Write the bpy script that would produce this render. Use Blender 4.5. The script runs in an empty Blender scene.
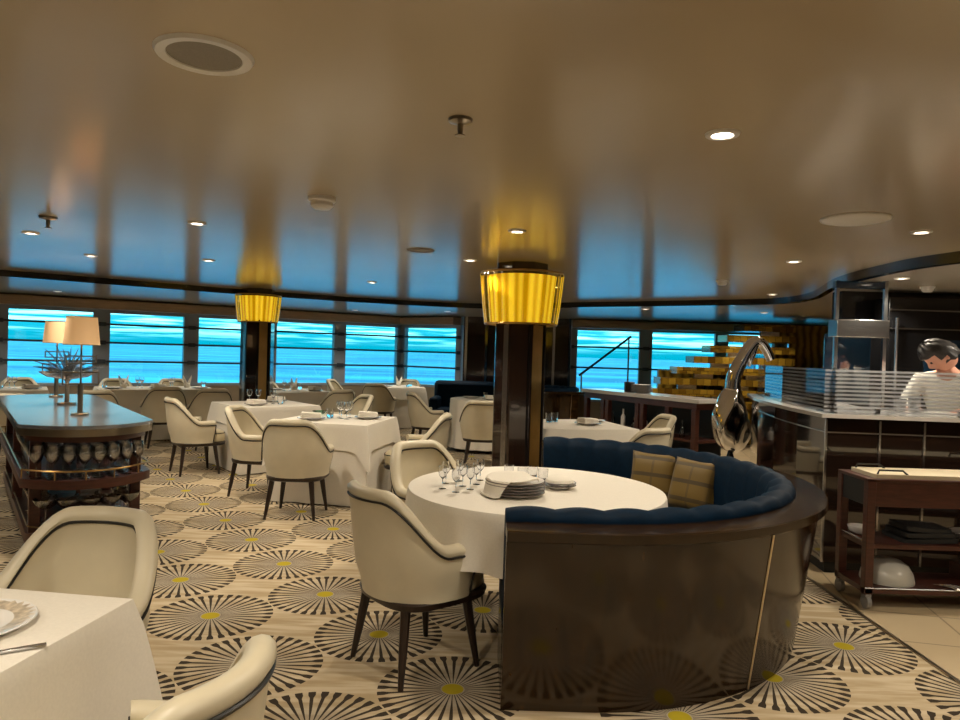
import bpy, math, random
from mathutils import Vector, Matrix
random.seed(7)
R = math.radians
PI = math.pi
SC = bpy.context.scene
COL = SC.collection

# ------------------------------------------------------------------ camera
cam_d = bpy.data.cameras.new('camera')
cam = bpy.data.objects.new('camera', cam_d)
COL.objects.link(cam)
cam_d.sensor_width = 36.0
cam_d.lens = 26.25
cam_d.clip_start = 0.02
cam_d.clip_end = 6000
cam.rotation_mode = 'QUATERNION'
cam.location = (0, 0, 1.45)
_q = Matrix.Rotation(R(90 - 0.65), 4, 'X') @ Matrix.Rotation(R(1.72), 4, 'Z')
cam.rotation_quaternion = _q.to_quaternion()
SC.camera = cam
SC.view_settings.view_transform = 'Standard'
SC.view_settings.look = 'None'
SC.view_settings.gamma = 1.0
SC.view_settings.use_curve_mapping = False
SC.view_settings.exposure = 0.0
SC.cycles.use_denoising = True
SC.cycles.max_bounces = 10
SC.cycles.diffuse_bounces = 4
SC.cycles.glossy_bounces = 5
SC.cycles.transparent_max_bounces = 24
SC.cycles.sample_clamp_indirect = 6.0
LAMP_W = 72.0          # every ceiling downlight
SKY = 1.9

# ------------------------------------------------------------------ node helpers
def new_mat(name):
    m = bpy.data.materials.new(name)
    m.use_nodes = True
    nt = m.node_tree
    nt.nodes.clear()
    out = nt.nodes.new('ShaderNodeOutputMaterial')
    return m, nt, out

def setin(node, key, val):
    if key in node.inputs:
        node.inputs[key].default_value = val

def pbr(name, col, rough=0.5, metal=0.0, var=0.0, scale=8.0, stretch=(1, 1, 1), bump=0.0, coat=0.0,
        emit=None, emit_s=0.0, col2=None, sheen=0.0, spec=0.5):
    m, nt, out = new_mat(name)
    p = nt.nodes.new('ShaderNodeBsdfPrincipled')
    nt.links.new(p.outputs[0], out.inputs[0])
    p.inputs['Base Color'].default_value = (*col, 1)
    p.inputs['Roughness'].default_value = rough
    p.inputs['Metallic'].default_value = metal
    setin(p, 'Specular IOR Level', spec)
    setin(p, 'Coat Weight', coat)
    setin(p, 'Coat Roughness', 0.04)
    setin(p, 'Sheen Weight', sheen)
    if emit:
        p.inputs['Emission Color'].default_value = (*emit, 1)
        p.inputs['Emission Strength'].default_value = emit_s
    if var > 0 or col2 or bump > 0:
        tc = nt.nodes.new('ShaderNodeTexCoord')
        mp = nt.nodes.new('ShaderNodeMapping')
        mp.inputs['Scale'].default_value = stretch
        nz = nt.nodes.new('ShaderNodeTexNoise')
        nz.inputs['Scale'].default_value = scale
        nz.inputs['Detail'].default_value = 5
        nt.links.new(tc.outputs['Object'], mp.inputs[0])
        nt.links.new(mp.outputs[0], nz.inputs['Vector'])
        if var > 0 or col2:
            rp = nt.nodes.new('ShaderNodeValToRGB')
            c2 = col2 if col2 else tuple(min(1, c * (1 + var)) for c in col)
            c1 = col if col2 else tuple(c * (1 - var) for c in col)
            rp.color_ramp.elements[0].position = 0.3
            rp.color_ramp.elements[1].position = 0.7
            rp.color_ramp.elements[0].color = (*c1, 1)
            rp.color_ramp.elements[1].color = (*c2, 1)
            nt.links.new(nz.outputs['Fac'], rp.inputs[0])
            nt.links.new(rp.outputs[0], p.inputs['Base Color'])
        if bump > 0:
            b = nt.nodes.new('ShaderNodeBump')
            b.inputs['Strength'].default_value = bump
            b.inputs['Distance'].default_value = 0.01
            nt.links.new(nz.outputs['Fac'], b.inputs['Height'])
            nt.links.new(b.outputs[0], p.inputs['Normal'])
    return m

def amber_core():
    m, nt, out = new_mat('lit_amber_core')
    g = NG(nt)
    p = nt.nodes.new('ShaderNodeBsdfPrincipled'); nt.links.new(p.outputs[0], out.inputs[0])
    tc = nt.nodes.new('ShaderNodeTexCoord'); s = nt.nodes.new('ShaderNodeSeparateXYZ'); nt.links.new(tc.outputs['Object'], s.inputs[0])
    an = g.m('ARCTAN2', s.outputs[1], s.outputs[0])
    f = g.m('ADD', g.m('MULTIPLY', g.m('SINE', g.m('MULTIPLY', an, 22.0)), .30), g.m('ADD', g.m('MULTIPLY', g.m('SINE', g.m('MULTIPLY', an, 9.0)), .22), .5))
    c = g.mix(g.ss(f, .1, .9), (.50, .27, .0), (1.0, .70, .05))
    nt.links.new(c, p.inputs['Base Color']); nt.links.new(c, p.inputs['Emission Color']); p.inputs['Emission Strength'].default_value = 0.85
    return m

def thin_glass(name, tint=(1, 1, 1), refl=1.0, rough=0.0, base=0.04):
    """transparent pane that mirrors more at grazing angles"""
    m, nt, out = new_mat(name)
    tr = nt.nodes.new('ShaderNodeBsdfTransparent')
    tr.inputs[0].default_value = (*tint, 1)
    gl = nt.nodes.new('ShaderNodeBsdfGlossy')
    gl.inputs['Roughness'].default_value = rough
    fr = nt.nodes.new('ShaderNodeFresnel')
    fr.inputs[0].default_value = 1.45
    ml = nt.nodes.new('ShaderNodeMath'); ml.operation = 'MULTIPLY_ADD'
    ml.inputs[1].default_value = refl; ml.inputs[2].default_value = base
    ml.use_clamp = True
    mx = nt.nodes.new('ShaderNodeMixShader')
    nt.links.new(fr.outputs[0], ml.inputs[0])
    nt.links.new(ml.outputs[0], mx.inputs[0])
    nt.links.new(tr.outputs[0], mx.inputs[1])
    nt.links.new(gl.outputs[0], mx.inputs[2])
    nt.links.new(mx.outputs[0], out.inputs[0])
    return m

class NG:
    """tiny math DSL on a node tree"""
    def __init__(s, nt): s.nt = nt
    def _l(s, v, sock):
        if isinstance(v, (int, float)): sock.default_value = v
        else: s.nt.links.new(v, sock)
    def m(s, op, a, b=0.0, c=None):
        n = s.nt.nodes.new('ShaderNodeMath'); n.operation = op
        s._l(a, n.inputs[0]); s._l(b, n.inputs[1])
        if c is not None: s._l(c, n.inputs[2])
        return n.outputs[0]
    def ss(s, v, lo, hi, a=0.0, b=1.0):
        n = s.nt.nodes.new('ShaderNodeMapRange'); n.interpolation_type = 'SMOOTHSTEP'
        s._l(v, n.inputs[0]); n.inputs[1].default_value = lo; n.inputs[2].default_value = hi
        n.inputs[3].default_value = a; n.inputs[4].default_value = b
        return n.outputs[0]
    def mix(s, f, a, b):
        n = s.nt.nodes.new('ShaderNodeMix'); n.data_type = 'RGBA'
        s._l(f, n.inputs[0])
        for v, i in ((a, 6), (b, 7)):
            if isinstance(v, tuple): n.inputs[i].default_value = (*v, 1)
            else: s.nt.links.new(v, n.inputs[i])
        return n.outputs[2]

# ------------------------------------------------------------------ world: hazy tropical sky over the sea
w = bpy.data.worlds.new('sky'); SC.world = w; w.use_nodes = True
nt = w.node_tree; nt.nodes.clear()
g = NG(nt)
wo = nt.nodes.new('ShaderNodeOutputWorld'); bg = nt.nodes.new('ShaderNodeBackground')
tc = nt.nodes.new('ShaderNodeTexCoord'); sx = nt.nodes.new('ShaderNodeSeparateXYZ')
nt.links.new(tc.outputs['Generated'], sx.inputs[0])
rp = nt.nodes.new('ShaderNodeValToRGB')
rp.color_ramp.elements[0].position = 0.0; rp.color_ramp.elements[0].color = (0.0, 0.33, 0.42, 1)
rp.color_ramp.elements[1].position = 1.0; rp.color_ramp.elements[1].color = (0.25, 0.60, 0.95, 1)
e = rp.color_ramp.elements.new(0.025); e.color = (0.03, 0.46, 0.56, 1)
e = rp.color_ramp.elements.new(0.08); e.color = (0.40, 0.78, 0.95, 1)
nt.links.new(sx.outputs[2], rp.inputs[0])
mp = nt.nodes.new('ShaderNodeMapping'); mp.inputs['Scale'].default_value = (7, 7, 150)
nz = nt.nodes.new('ShaderNodeTexNoise'); nz.inputs['Scale'].default_value = 1.6; nz.inputs['Detail'].default_value = 5
nt.links.new(tc.outputs['Generated'], mp.inputs[0]); nt.links.new(mp.outputs[0], nz.inputs['Vector'])
cl = g.m('MULTIPLY', g.ss(nz.outputs['Fac'], 0.44, 0.62), g.ss(sx.outputs[2], 0.0, 0.024))
col = g.mix(cl, rp.outputs[0], (1.8, 1.85, 1.85))
nt.links.new(col, bg.inputs[0]); bg.inputs[1].default_value = SKY
nt.links.new(bg.outputs[0], wo.inputs[0])

# ------------------------------------------------------------------ materials
M = {}
M['cream'] = pbr('cream_leather', (0.62, 0.55, 0.40), 0.42, var=0.05, scale=6)
M['cream_in'] = pbr('cream_leather_inside', (0.62, 0.54, 0.36), 0.42, var=0.05, scale=6)
M['piping'] = pbr('black_piping', (0.012, 0.011, 0.010), 0.4)
M['wood_leg'] = pbr('espresso_wood', (0.022, 0.012, 0.008), 0.32, var=0.3, scale=12, stretch=(6, 6, 1))
M['red_wood'] = pbr('mahogany', (0.060, 0.016, 0.009), 0.42, var=0.35, scale=9, stretch=(1, 1, 8), coat=0.1)
M['gloss_wood'] = pbr('polished_dark_veneer', (0.013, 0.006, 0.0018), 0.15, col2=(0.034, 0.016, 0.0045), scale=5, stretch=(5, 5, 1.0), coat=0.0, spec=0.6)
M['column'] = pbr('polished_macassar', (0.008, 0.005, 0.004), 0.12, col2=(0.034, 0.016, 0.010), scale=6, stretch=(9, 9, 0.8), coat=1.0)
M['brass'] = pbr('aged_brass', (0.42, 0.27, 0.10), 0.28, metal=1.0, var=0.1)
M['chrome'] = pbr('chrome', (0.82, 0.82, 0.84), 0.06, metal=1.0)
M['steel'] = pbr('brushed_steel', (0.55, 0.55, 0.56), 0.25, metal=1.0, var=0.08, scale=20, stretch=(1, 1, 30))
M['nickel'] = pbr('bronze_nickel', (0.38, 0.33, 0.26), 0.28, metal=1.0)
M['inlay'] = pbr('pale_champagne_metal', (0.70, 0.58, 0.42), 0.3, metal=1.0)
M['linen'] = pbr('white_linen', (0.78, 0.73, 0.64), 0.85, var=0.03, scale=120, bump=0.03)
M['napkin'] = pbr('napkin_linen', (0.85, 0.80, 0.70), 0.85, var=0.03, scale=140)
M['china'] = pbr('white_china', (0.86, 0.84, 0.80), 0.12)
M['gap_rim'] = pbr('dark_gap_band', (0.16, 0.13, 0.12), 0.2)  # dark gaps between stacked plates, put on the rims as colour
M['teal'] = pbr('teal_velvet', (0.0006, 0.011, 0.028), 0.65, var=0.2, scale=30, spec=0.12)
M['ceil'] = pbr('lacquered_ceiling', (0.47, 0.39, 0.285), 0.19, var=0.03, scale=0.8, spec=0.55)
M['ceil_low'] = pbr('lacquered_lower_ceiling', (0.46, 0.41, 0.34), 0.22)
M['black'] = pbr('black_lacquer', (0.008, 0.008, 0.009), 0.16, coat=0.5)
M['matte_black'] = pbr('matte_black', (0.012, 0.012, 0.012), 0.6)
M['wall_tan'] = pbr('tan_wall', (0.33, 0.25, 0.17), 0.5)
M['mullion'] = pbr('grey_window_frame', (0.34, 0.37, 0.42), 0.35)
M['rail'] = pbr('dark_window_rail', (0.05, 0.06, 0.08), 0.35)
M['pelmet'] = pbr('pelmet_veneer', (0.42, 0.28, 0.17), 0.35, var=0.12, scale=4, stretch=(1, 1, 12))
M['pane'] = thin_glass('sea_tinted_glass', (0.50, 0.93, 1.0), 0.7, 0, 0.02)
M['glass'] = thin_glass('clear_glassware', (0.95, 0.97, 0.98), 1.6, 0.02, 0.10)
M['crystal'] = thin_glass('cut_crystal', (0.80, 0.88, 0.94), 2.2, 0.10, 0.25)
M['glassware'] = thin_glass('blown_glass', (0.97, 0.985, 1.0), 1.6, 0.09, 0.18)
def real_glass():
    m, nt, out = new_mat('clear_table_glass')
    p = nt.nodes.new('ShaderNodeBsdfPrincipled'); nt.links.new(p.outputs[0], out.inputs[0])
    p.inputs['Base Color'].default_value = (.97, .98, 1, 1); p.inputs['Roughness'].default_value = .02
    p.inputs['Transmission Weight'].default_value = 1.0; p.inputs['IOR'].default_value = 1.5
    return m
M['tableglass'] = real_glass()
M['greenglass'] = thin_glass('pale_green_glass', (0.55, 0.85, 0.72), 1.6, 0.02, 0.1)
M['amber'] = thin_glass('amber_fluted_glass', (0.96, 0.88, 0.50), 1.5, 0.05, 0.05)
M['amber_core'] = amber_core()
M['shade'] = pbr('lit_linen_shade', (0.70, 0.48, 0.28), 0.8, emit=(1.0, 0.55, 0.22), emit_s=0.32)
M['white'] = pbr('white_plastic', (0.75, 0.73, 0.70), 0.4)
M['grille'] = pbr('speaker_grille', (0.26, 0.23, 0.19), 0.6, var=0.15, scale=400)
M['bulb'] = pbr('lit_downlight', (1, 0.9, 0.75), 0.4, emit=(1.0, 0.86, 0.66), emit_s=14)
M['stone'] = pbr('pale_stone_top', (0.62, 0.58, 0.54), 0.15, var=0.06, scale=5)
M['stationtop'] = pbr('bluish_steel_top', (0.30, 0.31, 0.33), 0.22, metal=0.6, var=0.05)
M['skin'] = pbr('skin', (0.55, 0.27, 0.19), 0.5, var=0.04)
M['hair'] = pbr('dark_hair', (0.012, 0.009, 0.008), 0.45, var=0.4, scale=60, stretch=(1, 1, 4))
M['jacket'] = pbr('white_cotton', (0.80, 0.76, 0.68), 0.8, var=0.03, scale=20, bump=0.2)
M['trousers'] = pbr('dark_trousers', (0.02, 0.02, 0.025), 0.8)
M['tray'] = pbr('cream_tray', (0.80, 0.70, 0.50), 0.4)
M['greyplastic'] = pbr('grey_castor', (0.22, 0.21, 0.20), 0.5)
M['lid'] = pbr('pale_dome', (0.52, 0.50, 0.44), 0.3)
M['blueglow'] = pbr('dark_blue_glass', (0.01, 0.03, 0.06), 0.08, coat=1.0)

def wave_mat(name, c1, c2, rough, sc, axis='X', dist=2.0, metal=0.0):
    m, nt, out = new_mat(name)
    p = nt.nodes.new('ShaderNodeBsdfPrincipled'); nt.links.new(p.outputs[0], out.inputs[0])
    tc = nt.nodes.new('ShaderNodeTexCoord'); wv = nt.nodes.new('ShaderNodeTexWave')
    wv.bands_direction = axis; wv.inputs['Scale'].default_value = sc; wv.inputs['Distortion'].default_value = dist
    wv.inputs['Detail'].default_value = 3
    rp = nt.nodes.new('ShaderNodeValToRGB')
    rp.color_ramp.elements[0].color = (*c1, 1); rp.color_ramp.elements[1].color = (*c2, 1)
    nt.links.new(tc.outputs['Object'], wv.inputs['Vector']); nt.links.new(wv.outputs['Fac'], rp.inputs[0])
    nt.links.new(rp.outputs[0], p.inputs['Base Color']); p.inputs['Roughness'].default_value = rough
    p.inputs['Metallic'].default_value = metal
    return m
M['goldplank'] = wave_mat('amber_onyx_panel', (0.10, 0.055, 0.006), (0.34, 0.21, 0.03), 0.15, 2.2, 'X', 6.0)

def gold_tiles():
    m, nt, out = new_mat('gold_mosaic')
    p = nt.nodes.new('ShaderNodeBsdfPrincipled'); nt.links.new(p.outputs[0], out.inputs[0])
    tc = nt.nodes.new('ShaderNodeTexCoord'); mp = nt.nodes.new('ShaderNodeMapping')
    mp.inputs['Rotation'].default_value = (R(90), 0, 0)
    bk = nt.nodes.new('ShaderNodeTexBrick'); bk.offset = 0.5
    bk.inputs['Color1'].default_value = (0.12, 0.055, 0.006, 1); bk.inputs['Color2'].default_value = (0.45, 0.27, 0.03, 1)
    bk.inputs['Mortar'].default_value = (0.03, 0.015, 0.005, 1)
    bk.inputs['Scale'].default_value = 4.0; bk.inputs['Mortar Size'].default_value = 0.012
    bk.inputs['Brick Width'].default_value = 0.45; bk.inputs['Row Height'].default_value = 0.5
    nt.links.new(tc.outputs['Object'], mp.inputs[0]); nt.links.new(mp.outputs[0], bk.inputs['Vector'])
    nt.links.new(bk.outputs[0], p.inputs['Base Color']); p.inputs['Roughness'].default_value = 0.15
    p.inputs['Metallic'].default_value = 0.35
    return m
M['mosaic'] = gold_tiles()

def plaid():
    m, nt, out = new_mat('mustard_plaid')
    g = NG(nt)
    p = nt.nodes.new('ShaderNodeBsdfPrincipled'); nt.links.new(p.outputs[0], out.inputs[0])
    tc = nt.nodes.new('ShaderNodeTexCoord'); s = nt.nodes.new('ShaderNodeSeparateXYZ'); nt.links.new(tc.outputs['Object'], s.inputs[0])
    fz = g.m('FRACT', g.m('MULTIPLY', s.outputs[2], 8.5)); fx = g.m('FRACT', g.m('MULTIPLY', s.outputs[0], 7.0))
    a = g.m('MULTIPLY', g.m('LESS_THAN', fz, 0.22), 0.75); b = g.m('MULTIPLY', g.m('LESS_THAN', fx, 0.12), 0.35)
    c = g.mix(g.m('MAXIMUM', a, b), (0.15, 0.088, 0.004), (0.030, 0.018, 0.005))
    nt.links.new(c, p.inputs['Base Color']); p.inputs['Roughness'].default_value = 0.6
    setin(p, 'Sheen Weight', 0.2)
    return m
M['plaid'] = plaid()

def stripe_glass():
    m, nt, out = new_mat('frosted_striped_glass')
    g = NG(nt)
    tc = nt.nodes.new('ShaderNodeTexCoord'); s = nt.nodes.new('ShaderNodeSeparateXYZ'); nt.links.new(tc.outputs['Object'], s.inputs[0])
    f = g.m('FRACT', g.m('MULTIPLY', s.outputs[2], 36.0))
    st = g.m('LESS_THAN', f, 0.50)
    tr = nt.nodes.new('ShaderNodeBsdfTransparent'); tr.inputs[0].default_value = (0.92, 0.95, 0.97, 1)
    df = nt.nodes.new('ShaderNodeBsdfDiffuse'); df.inputs[0].default_value = (0.62, 0.63, 0.66, 1)
    gl = nt.nodes.new('ShaderNodeBsdfGlossy'); gl.inputs['Roughness'].default_value = 0.04
    m1 = nt.nodes.new('ShaderNodeMixShader'); m2 = nt.nodes.new('ShaderNodeMixShader')
    fr = nt.nodes.new('ShaderNodeFresnel'); fr.inputs[0].default_value = 1.6
    nt.links.new(g.m('MULTIPLY_ADD', st, 0.42, 0.07), m1.inputs[0])
    nt.links.new(tr.outputs[0], m1.inputs[1]); nt.links.new(df.outputs[0], m1.inputs[2])
    nt.links.new(g.m('MULTIPLY_ADD', fr.outputs[0], 1.0, 0.05), m2.inputs[0])
    nt.links.new(m1.outputs[0], m2.inputs[1]); nt.links.new(gl.outputs[0], m2.inputs[2])
    nt.links.new(m2.outputs[0], out.inputs[0])
    return m
M['stripeglass'] = stripe_glass()

def carpet():
    m, nt, out = new_mat('medallion_carpet')
    g = NG(nt)
    p = nt.nodes.new('ShaderNodeBsdfPrincipled'); nt.links.new(p.outputs[0], out.inputs[0])
    p.inputs['Roughness'].default_value = 0.95; setin(p, 'Specular IOR Level', 0.1)
    tc = nt.nodes.new('ShaderNodeTexCoord'); s = nt.nodes.new('ShaderNodeSeparateXYZ'); nt.links.new(tc.outputs['Object'], s.inputs[0])
    x = g.m('SUBTRACT', s.outputs[0], -0.075); y = g.m('SUBTRACT', s.outputs[1], 2.99)
    A, B = 0.682, 0.650
    u = g.m('MULTIPLY_ADD', x, 0.582, g.m('MULTIPLY', y, -0.813)); v = g.m('MULTIPLY_ADD', x, 0.813, g.m('MULTIPLY', y, 0.582))
    ua = g.m('DIVIDE', u, A); vb = g.m('DIVIDE', v, B)
    dx = g.m('MULTIPLY', g.m('SUBTRACT', ua, g.m('ROUND', ua)), A)
    dy = g.m('MULTIPLY', g.m('SUBTRACT', vb, g.m('ROUND', vb)), B)
    r = g.m('SQRT', g.m('MULTIPLY_ADD', dx, dx, g.m('MULTIPLY', dy, dy)))
    ang = g.m('ARCTAN2', dy, dx)
    N = 36.0
    fa = g.m('FRACT', g.m('MULTIPLY_ADD', ang, N / (2 * PI), N))
    d = g.m('MULTIPLY', g.m('ABSOLUTE', g.m('SUBTRACT', fa, 0.5)), g.m('MULTIPLY', r, 2 * PI / N))
    wd = g.m('ADD', g.ss(r, 0.06, 0.25, 0.0018, 0.0075), g.ss(r, 0.265, 0.30, 0.0, 0.008))
    sp = g.m('MULTIPLY', g.m('LESS_THAN', d, wd), g.m('MULTIPLY', g.m('LESS_THAN', r, 0.322), g.m('GREATER_THAN', r, 0.052)))
    # faint woven shading lines of the ground
    mp = nt.nodes.new('ShaderNodeMapping'); mp.inputs['Rotation'].default_value = (0, 0, R(-16)); mp.inputs['Scale'].default_value = (0.9, 7.0, 1)
    nz = nt.nodes.new('ShaderNodeTexNoise'); nz.inputs['Scale'].default_value = 3.0; nz.inputs['Detail'].default_value = 4
    nt.links.new(tc.outputs['Object'], mp.inputs[0]); nt.links.new(mp.outputs[0], nz.inputs['Vector'])
    base = g.mix(g.ss(nz.outputs['Fac'], 0.35, 0.65), (0.42, 0.32, 0.19), (0.57, 0.47, 0.325))
    haze = g.m('MULTIPLY', g.ss(r, 0.30, 0.06), 0.55)
    c = g.mix(haze, base, (0.30, 0.27, 0.23))
    c = g.mix(sp, c, (0.045, 0.034, 0.024))
    c = g.mix(g.m('LESS_THAN', r, 0.047), c, (0.42, 0.33, 0.02))
    fz = nt.nodes.new('ShaderNodeTexNoise'); fz.inputs['Scale'].default_value = 260
    nt.links.new(tc.outputs['Object'], fz.inputs['Vector'])
    bp = nt.nodes.new('ShaderNodeBump'); bp.inputs['Strength'].default_value = 0.15; bp.inputs['Distance'].default_value = 0.004
    nt.links.new(fz.outputs['Fac'], bp.inputs['Height']); nt.links.new(bp.outputs[0], p.inputs['Normal'])
    nt.links.new(c, p.inputs['Base Color'])
    return m
M['carpet'] = carpet()

def tiles():
    m, nt, out = new_mat('beige_stone_tile')
    p = nt.nodes.new('ShaderNodeBsdfPrincipled'); nt.links.new(p.outputs[0], out.inputs[0])
    tc = nt.nodes.new('ShaderNodeTexCoord'); mp = nt.nodes.new('ShaderNodeMapping'); mp.inputs['Rotation'].default_value = (0, 0, R(12))
    bk = nt.nodes.new('ShaderNodeTexBrick'); bk.offset = 0.0
    bk.inputs['Color1'].default_value = (0.52, 0.40, 0.24, 1); bk.inputs['Color2'].default_value = (0.58, 0.46, 0.29, 1)
    bk.inputs['Mortar'].default_value = (0.32, 0.24, 0.15, 1); bk.inputs['Scale'].default_value = 1.0
    bk.inputs['Brick Width'].default_value = 0.45; bk.inputs['Row Height'].default_value = 0.45; bk.inputs['Mortar Size'].default_value = 0.006
    nt.links.new(tc.outputs['Object'], mp.inputs[0]); nt.links.new(mp.outputs[0], bk.inputs['Vector'])
    nt.links.new(bk.outputs[0], p.inputs['Base Color']); p.inputs['Roughness'].default_value = 0.35
    return m
M['tile'] = tiles()

def sea_mat():
    m, nt, out = new_mat('sea_water')
    p = nt.nodes.new('ShaderNodeBsdfPrincipled'); nt.links.new(p.outputs[0], out.inputs[0])
    p.inputs['Roughness'].default_value = 0.55; setin(p, 'Specular IOR Level', 0.12)
    tc = nt.nodes.new('ShaderNodeTexCoord'); mp = nt.nodes.new('ShaderNodeMapping'); mp.inputs['Scale'].default_value = (0.004, 0.02, 1)
    nz = nt.nodes.new('ShaderNodeTexNoise'); nz.inputs['Scale'].default_value = 1.0; nz.inputs['Detail'].default_value = 6
    rp = nt.nodes.new('ShaderNodeValToRGB')
    rp.color_ramp.elements[0].position = 0.40; rp.color_ramp.elements[0].color = (0.02, 0.17, 0.32, 1)
    rp.color_ramp.elements[1].position = 0.66; rp.color_ramp.elements[1].color = (0.10, 0.52, 0.66, 1)
    nt.links.new(tc.outputs['Object'], mp.inputs[0]); nt.links.new(mp.outputs[0], nz.inputs['Vector']); nt.links.new(nz.outputs['Fac'], rp.inputs[0])
    nt.links.new(rp.outputs[0], p.inputs['Base Color'])
    return m
M['sea'] = sea_mat()

# ------------------------------------------------------------------ mesh builder
class MB:
    def __init__(s): s.v = []; s.f = []; s.mi = []
    def add(s, vs, fs, mi=0):
        o = len(s.v); s.v += [tuple(p) for p in vs]
        for q in fs: s.f.append([i + o for i in q]); s.mi.append(mi)
        return s
    def box(s, c, d, rz=0, mi=0, mat=None):
        hx, hy, hz = d[0] / 2, d[1] / 2, d[2] / 2
        cs, sn = math.cos(rz), math.sin(rz)
        vs = []
        for z in (-hz, hz):
            for x, y in ((-hx, -hy), (hx, -hy), (hx, hy), (-hx, hy)):
                vs.append((c[0] + x * cs - y * sn, c[1] + x * sn + y * cs, c[2] + z))
        return s.add(vs, [(3, 2, 1, 0), (4, 5, 6, 7), (0, 1, 5, 4), (1, 2, 6, 5), (2, 3, 7, 6), (3, 0, 4, 7)], mi)
    def rings(s, rs, closed=True, cap0=True, cap1=True, mi=0):
        n = len(rs[0]); vs = [p for r in rs for p in r]; fs = []
        for i in range(len(rs) - 1):
            for j in range(n if closed else n - 1):
                k = (j + 1) % n
                fs.append((i * n + j, i * n + k, (i + 1) * n + k, (i + 1) * n + j))
        if closed and cap0: fs.append(tuple(range(n - 1, -1, -1)))
        if closed and cap1: fs.append(tuple((len(rs) - 1) * n + j for j in range(n)))
        return s.add(vs, fs, mi)
    def lathe(s, prof, c=(0, 0, 0), n=24, cap0=True, cap1=True, mi=0):
        rs = [[(c[0] + r * math.cos(2 * PI * j / n), c[1] + r * math.sin(2 * PI * j / n), c[2] + z) for j in range(n)] for r, z in prof]
        return s.rings(rs, True, cap0, cap1, mi)
    def tube(s, pts, r, n=8, closed=False, mi=0):
        pts = [Vector(p) for p in pts]; rs = []; L = len(pts)
        rad = r if isinstance(r, (list, tuple)) else [r] * L
        prev = None
        for i, p in enumerate(pts):
            a = pts[(i - 1) % L] if closed else pts[max(i - 1, 0)]
            b = pts[(i + 1) % L] if closed else pts[min(i + 1, L - 1)]
            t = (b - a)
            t = t.normalized() if t.length > 1e-9 else Vector((0, 0, 1))
            if prev is None:
                up = Vector((0, 0, 1)) if abs(t.z) < 0.9 else Vector((1, 0, 0))
                x = t.cross(up).normalized()
            else:
                x = (prev - t * prev.dot(t)).normalized()
            prev = x; y = t.cross(x)
            rs.append([p + (x * math.cos(2 * PI * k / n) + y * math.sin(2 * PI * k / n)) * rad[i] for k in range(n)])
        if closed: rs.append(rs[0])
        return s.rings(rs, True, not closed, not closed, mi)
    def prism(s, poly, z0, z1, mi=0):
        n = len(poly)
        return s.add([(x, y, z0) for x, y in poly] + [(x, y, z1) for x, y in poly],
                     [tuple(range(n - 1, -1, -1)), tuple(range(n, 2 * n))] + [(i, (i + 1) % n, n + (i + 1) % n, n + i) for i in range(n)], mi)
    def build(s, name, mats, parent=None, smooth=True, bevel=0.0, ang=38):
        me = bpy.data.meshes.new(name); me.from_pydata(s.v, [], s.f)
        for m in (mats if isinstance(mats, (list, tuple)) else [mats]): me.materials.append(m)
        if any(s.mi): me.polygons.foreach_set('material_index', s.mi)
        me.validate(); me.update()
        import bmesh
        bm = bmesh.new(); bm.from_mesh(me); bmesh.ops.recalc_face_normals(bm, faces=bm.faces); bm.to_mesh(me); bm.free()
        if smooth:
            me.polygons.foreach_set('use_smooth', [True] * len(me.polygons))
            me.set_sharp_from_angle(angle=R(ang))
        o = bpy.data.objects.new(name, me); COL.objects.link(o)
        if parent: o.parent = parent
        if bevel > 0:
            b = o.modifiers.new('bevel', 'BEVEL'); b.width = bevel; b.segments = 2; b.limit_method = 'ANGLE'
        return o

def tag(o, label, cat, group=None, kind=None):
    if label: o['label'] = label
    if cat: o['category'] = cat
    if group: o['group'] = group
    if kind: o['kind'] = kind
    return o
def thing(name, label, cat, loc=(0, 0, 0), rz=0, group=None):
    o = bpy.data.objects.new(name, None); COL.objects.link(o)
    o.empty_display_size = 0.1
    o.location = loc; o.rotation_euler = (0, 0, rz)
    return tag(o, label, cat, group)
def struct(name, label=None):
    o = bpy.data.objects.new(name, None); COL.objects.link(o); o['kind'] = 'structure'
    return o
def S(o):
    o['kind'] = 'structure'; return o
def copy_tree(o, parent=None):
    c = o.copy(); COL.objects.link(c)
    if parent: c.parent = parent
    for ch in list(o.children): copy_tree(ch, c)
    return c
def part_label(o, t): o['label'] = t; return o

def rrect(w, d, r, n=5, cx=0, cy=0, rz=0):
    pts = []
    for qx, qy, a0 in ((1, -1, -90), (1, 1, 0), (-1, 1, 90), (-1, -1, 180)):
        for k in range(n + 1):
            a = R(a0 + 90 * k / n)
            pts.append((qx * (w / 2 - r) + r * math.cos(a), qy * (d / 2 - r) + r * math.sin(a)))
    cs, sn = math.cos(rz), math.sin(rz)
    return [(cx + x * cs - y * sn, cy + x * sn + y * cs) for x, y in pts]
def sst(t): t = max(0, min(1, t)); return t * t * (3 - 2 * t)

# ================================================================== THE SETTING
CEIL, LOW = 2.25, 2.18
S(MB().add([(-12, -5, 0), (2.24, -5, 0), (2.24, 16.5, 0), (-12, 16.5, 0)], [(0, 1, 2, 3)]).build('floor_carpet', M['carpet'], smooth=False))
S(MB().add([(2.24, -5, 0), (8, -5, 0), (8, 16.5, 0), (2.24, 16.5, 0)], [(0, 1, 2, 3)]).build('floor_tile', M['tile'], smooth=False))
S(MB().box((2.24, 2.5, 0.004), (0.02, 15, 0.008)).build('trim_1', M['nickel']))
S(MB().add([(-12, -5, CEIL), (-12, 16.5, CEIL), (8, 16.5, CEIL), (8, -5, CEIL)], [(0, 1, 2, 3)]).build('ceiling', M['ceil'], smooth=False))
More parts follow.
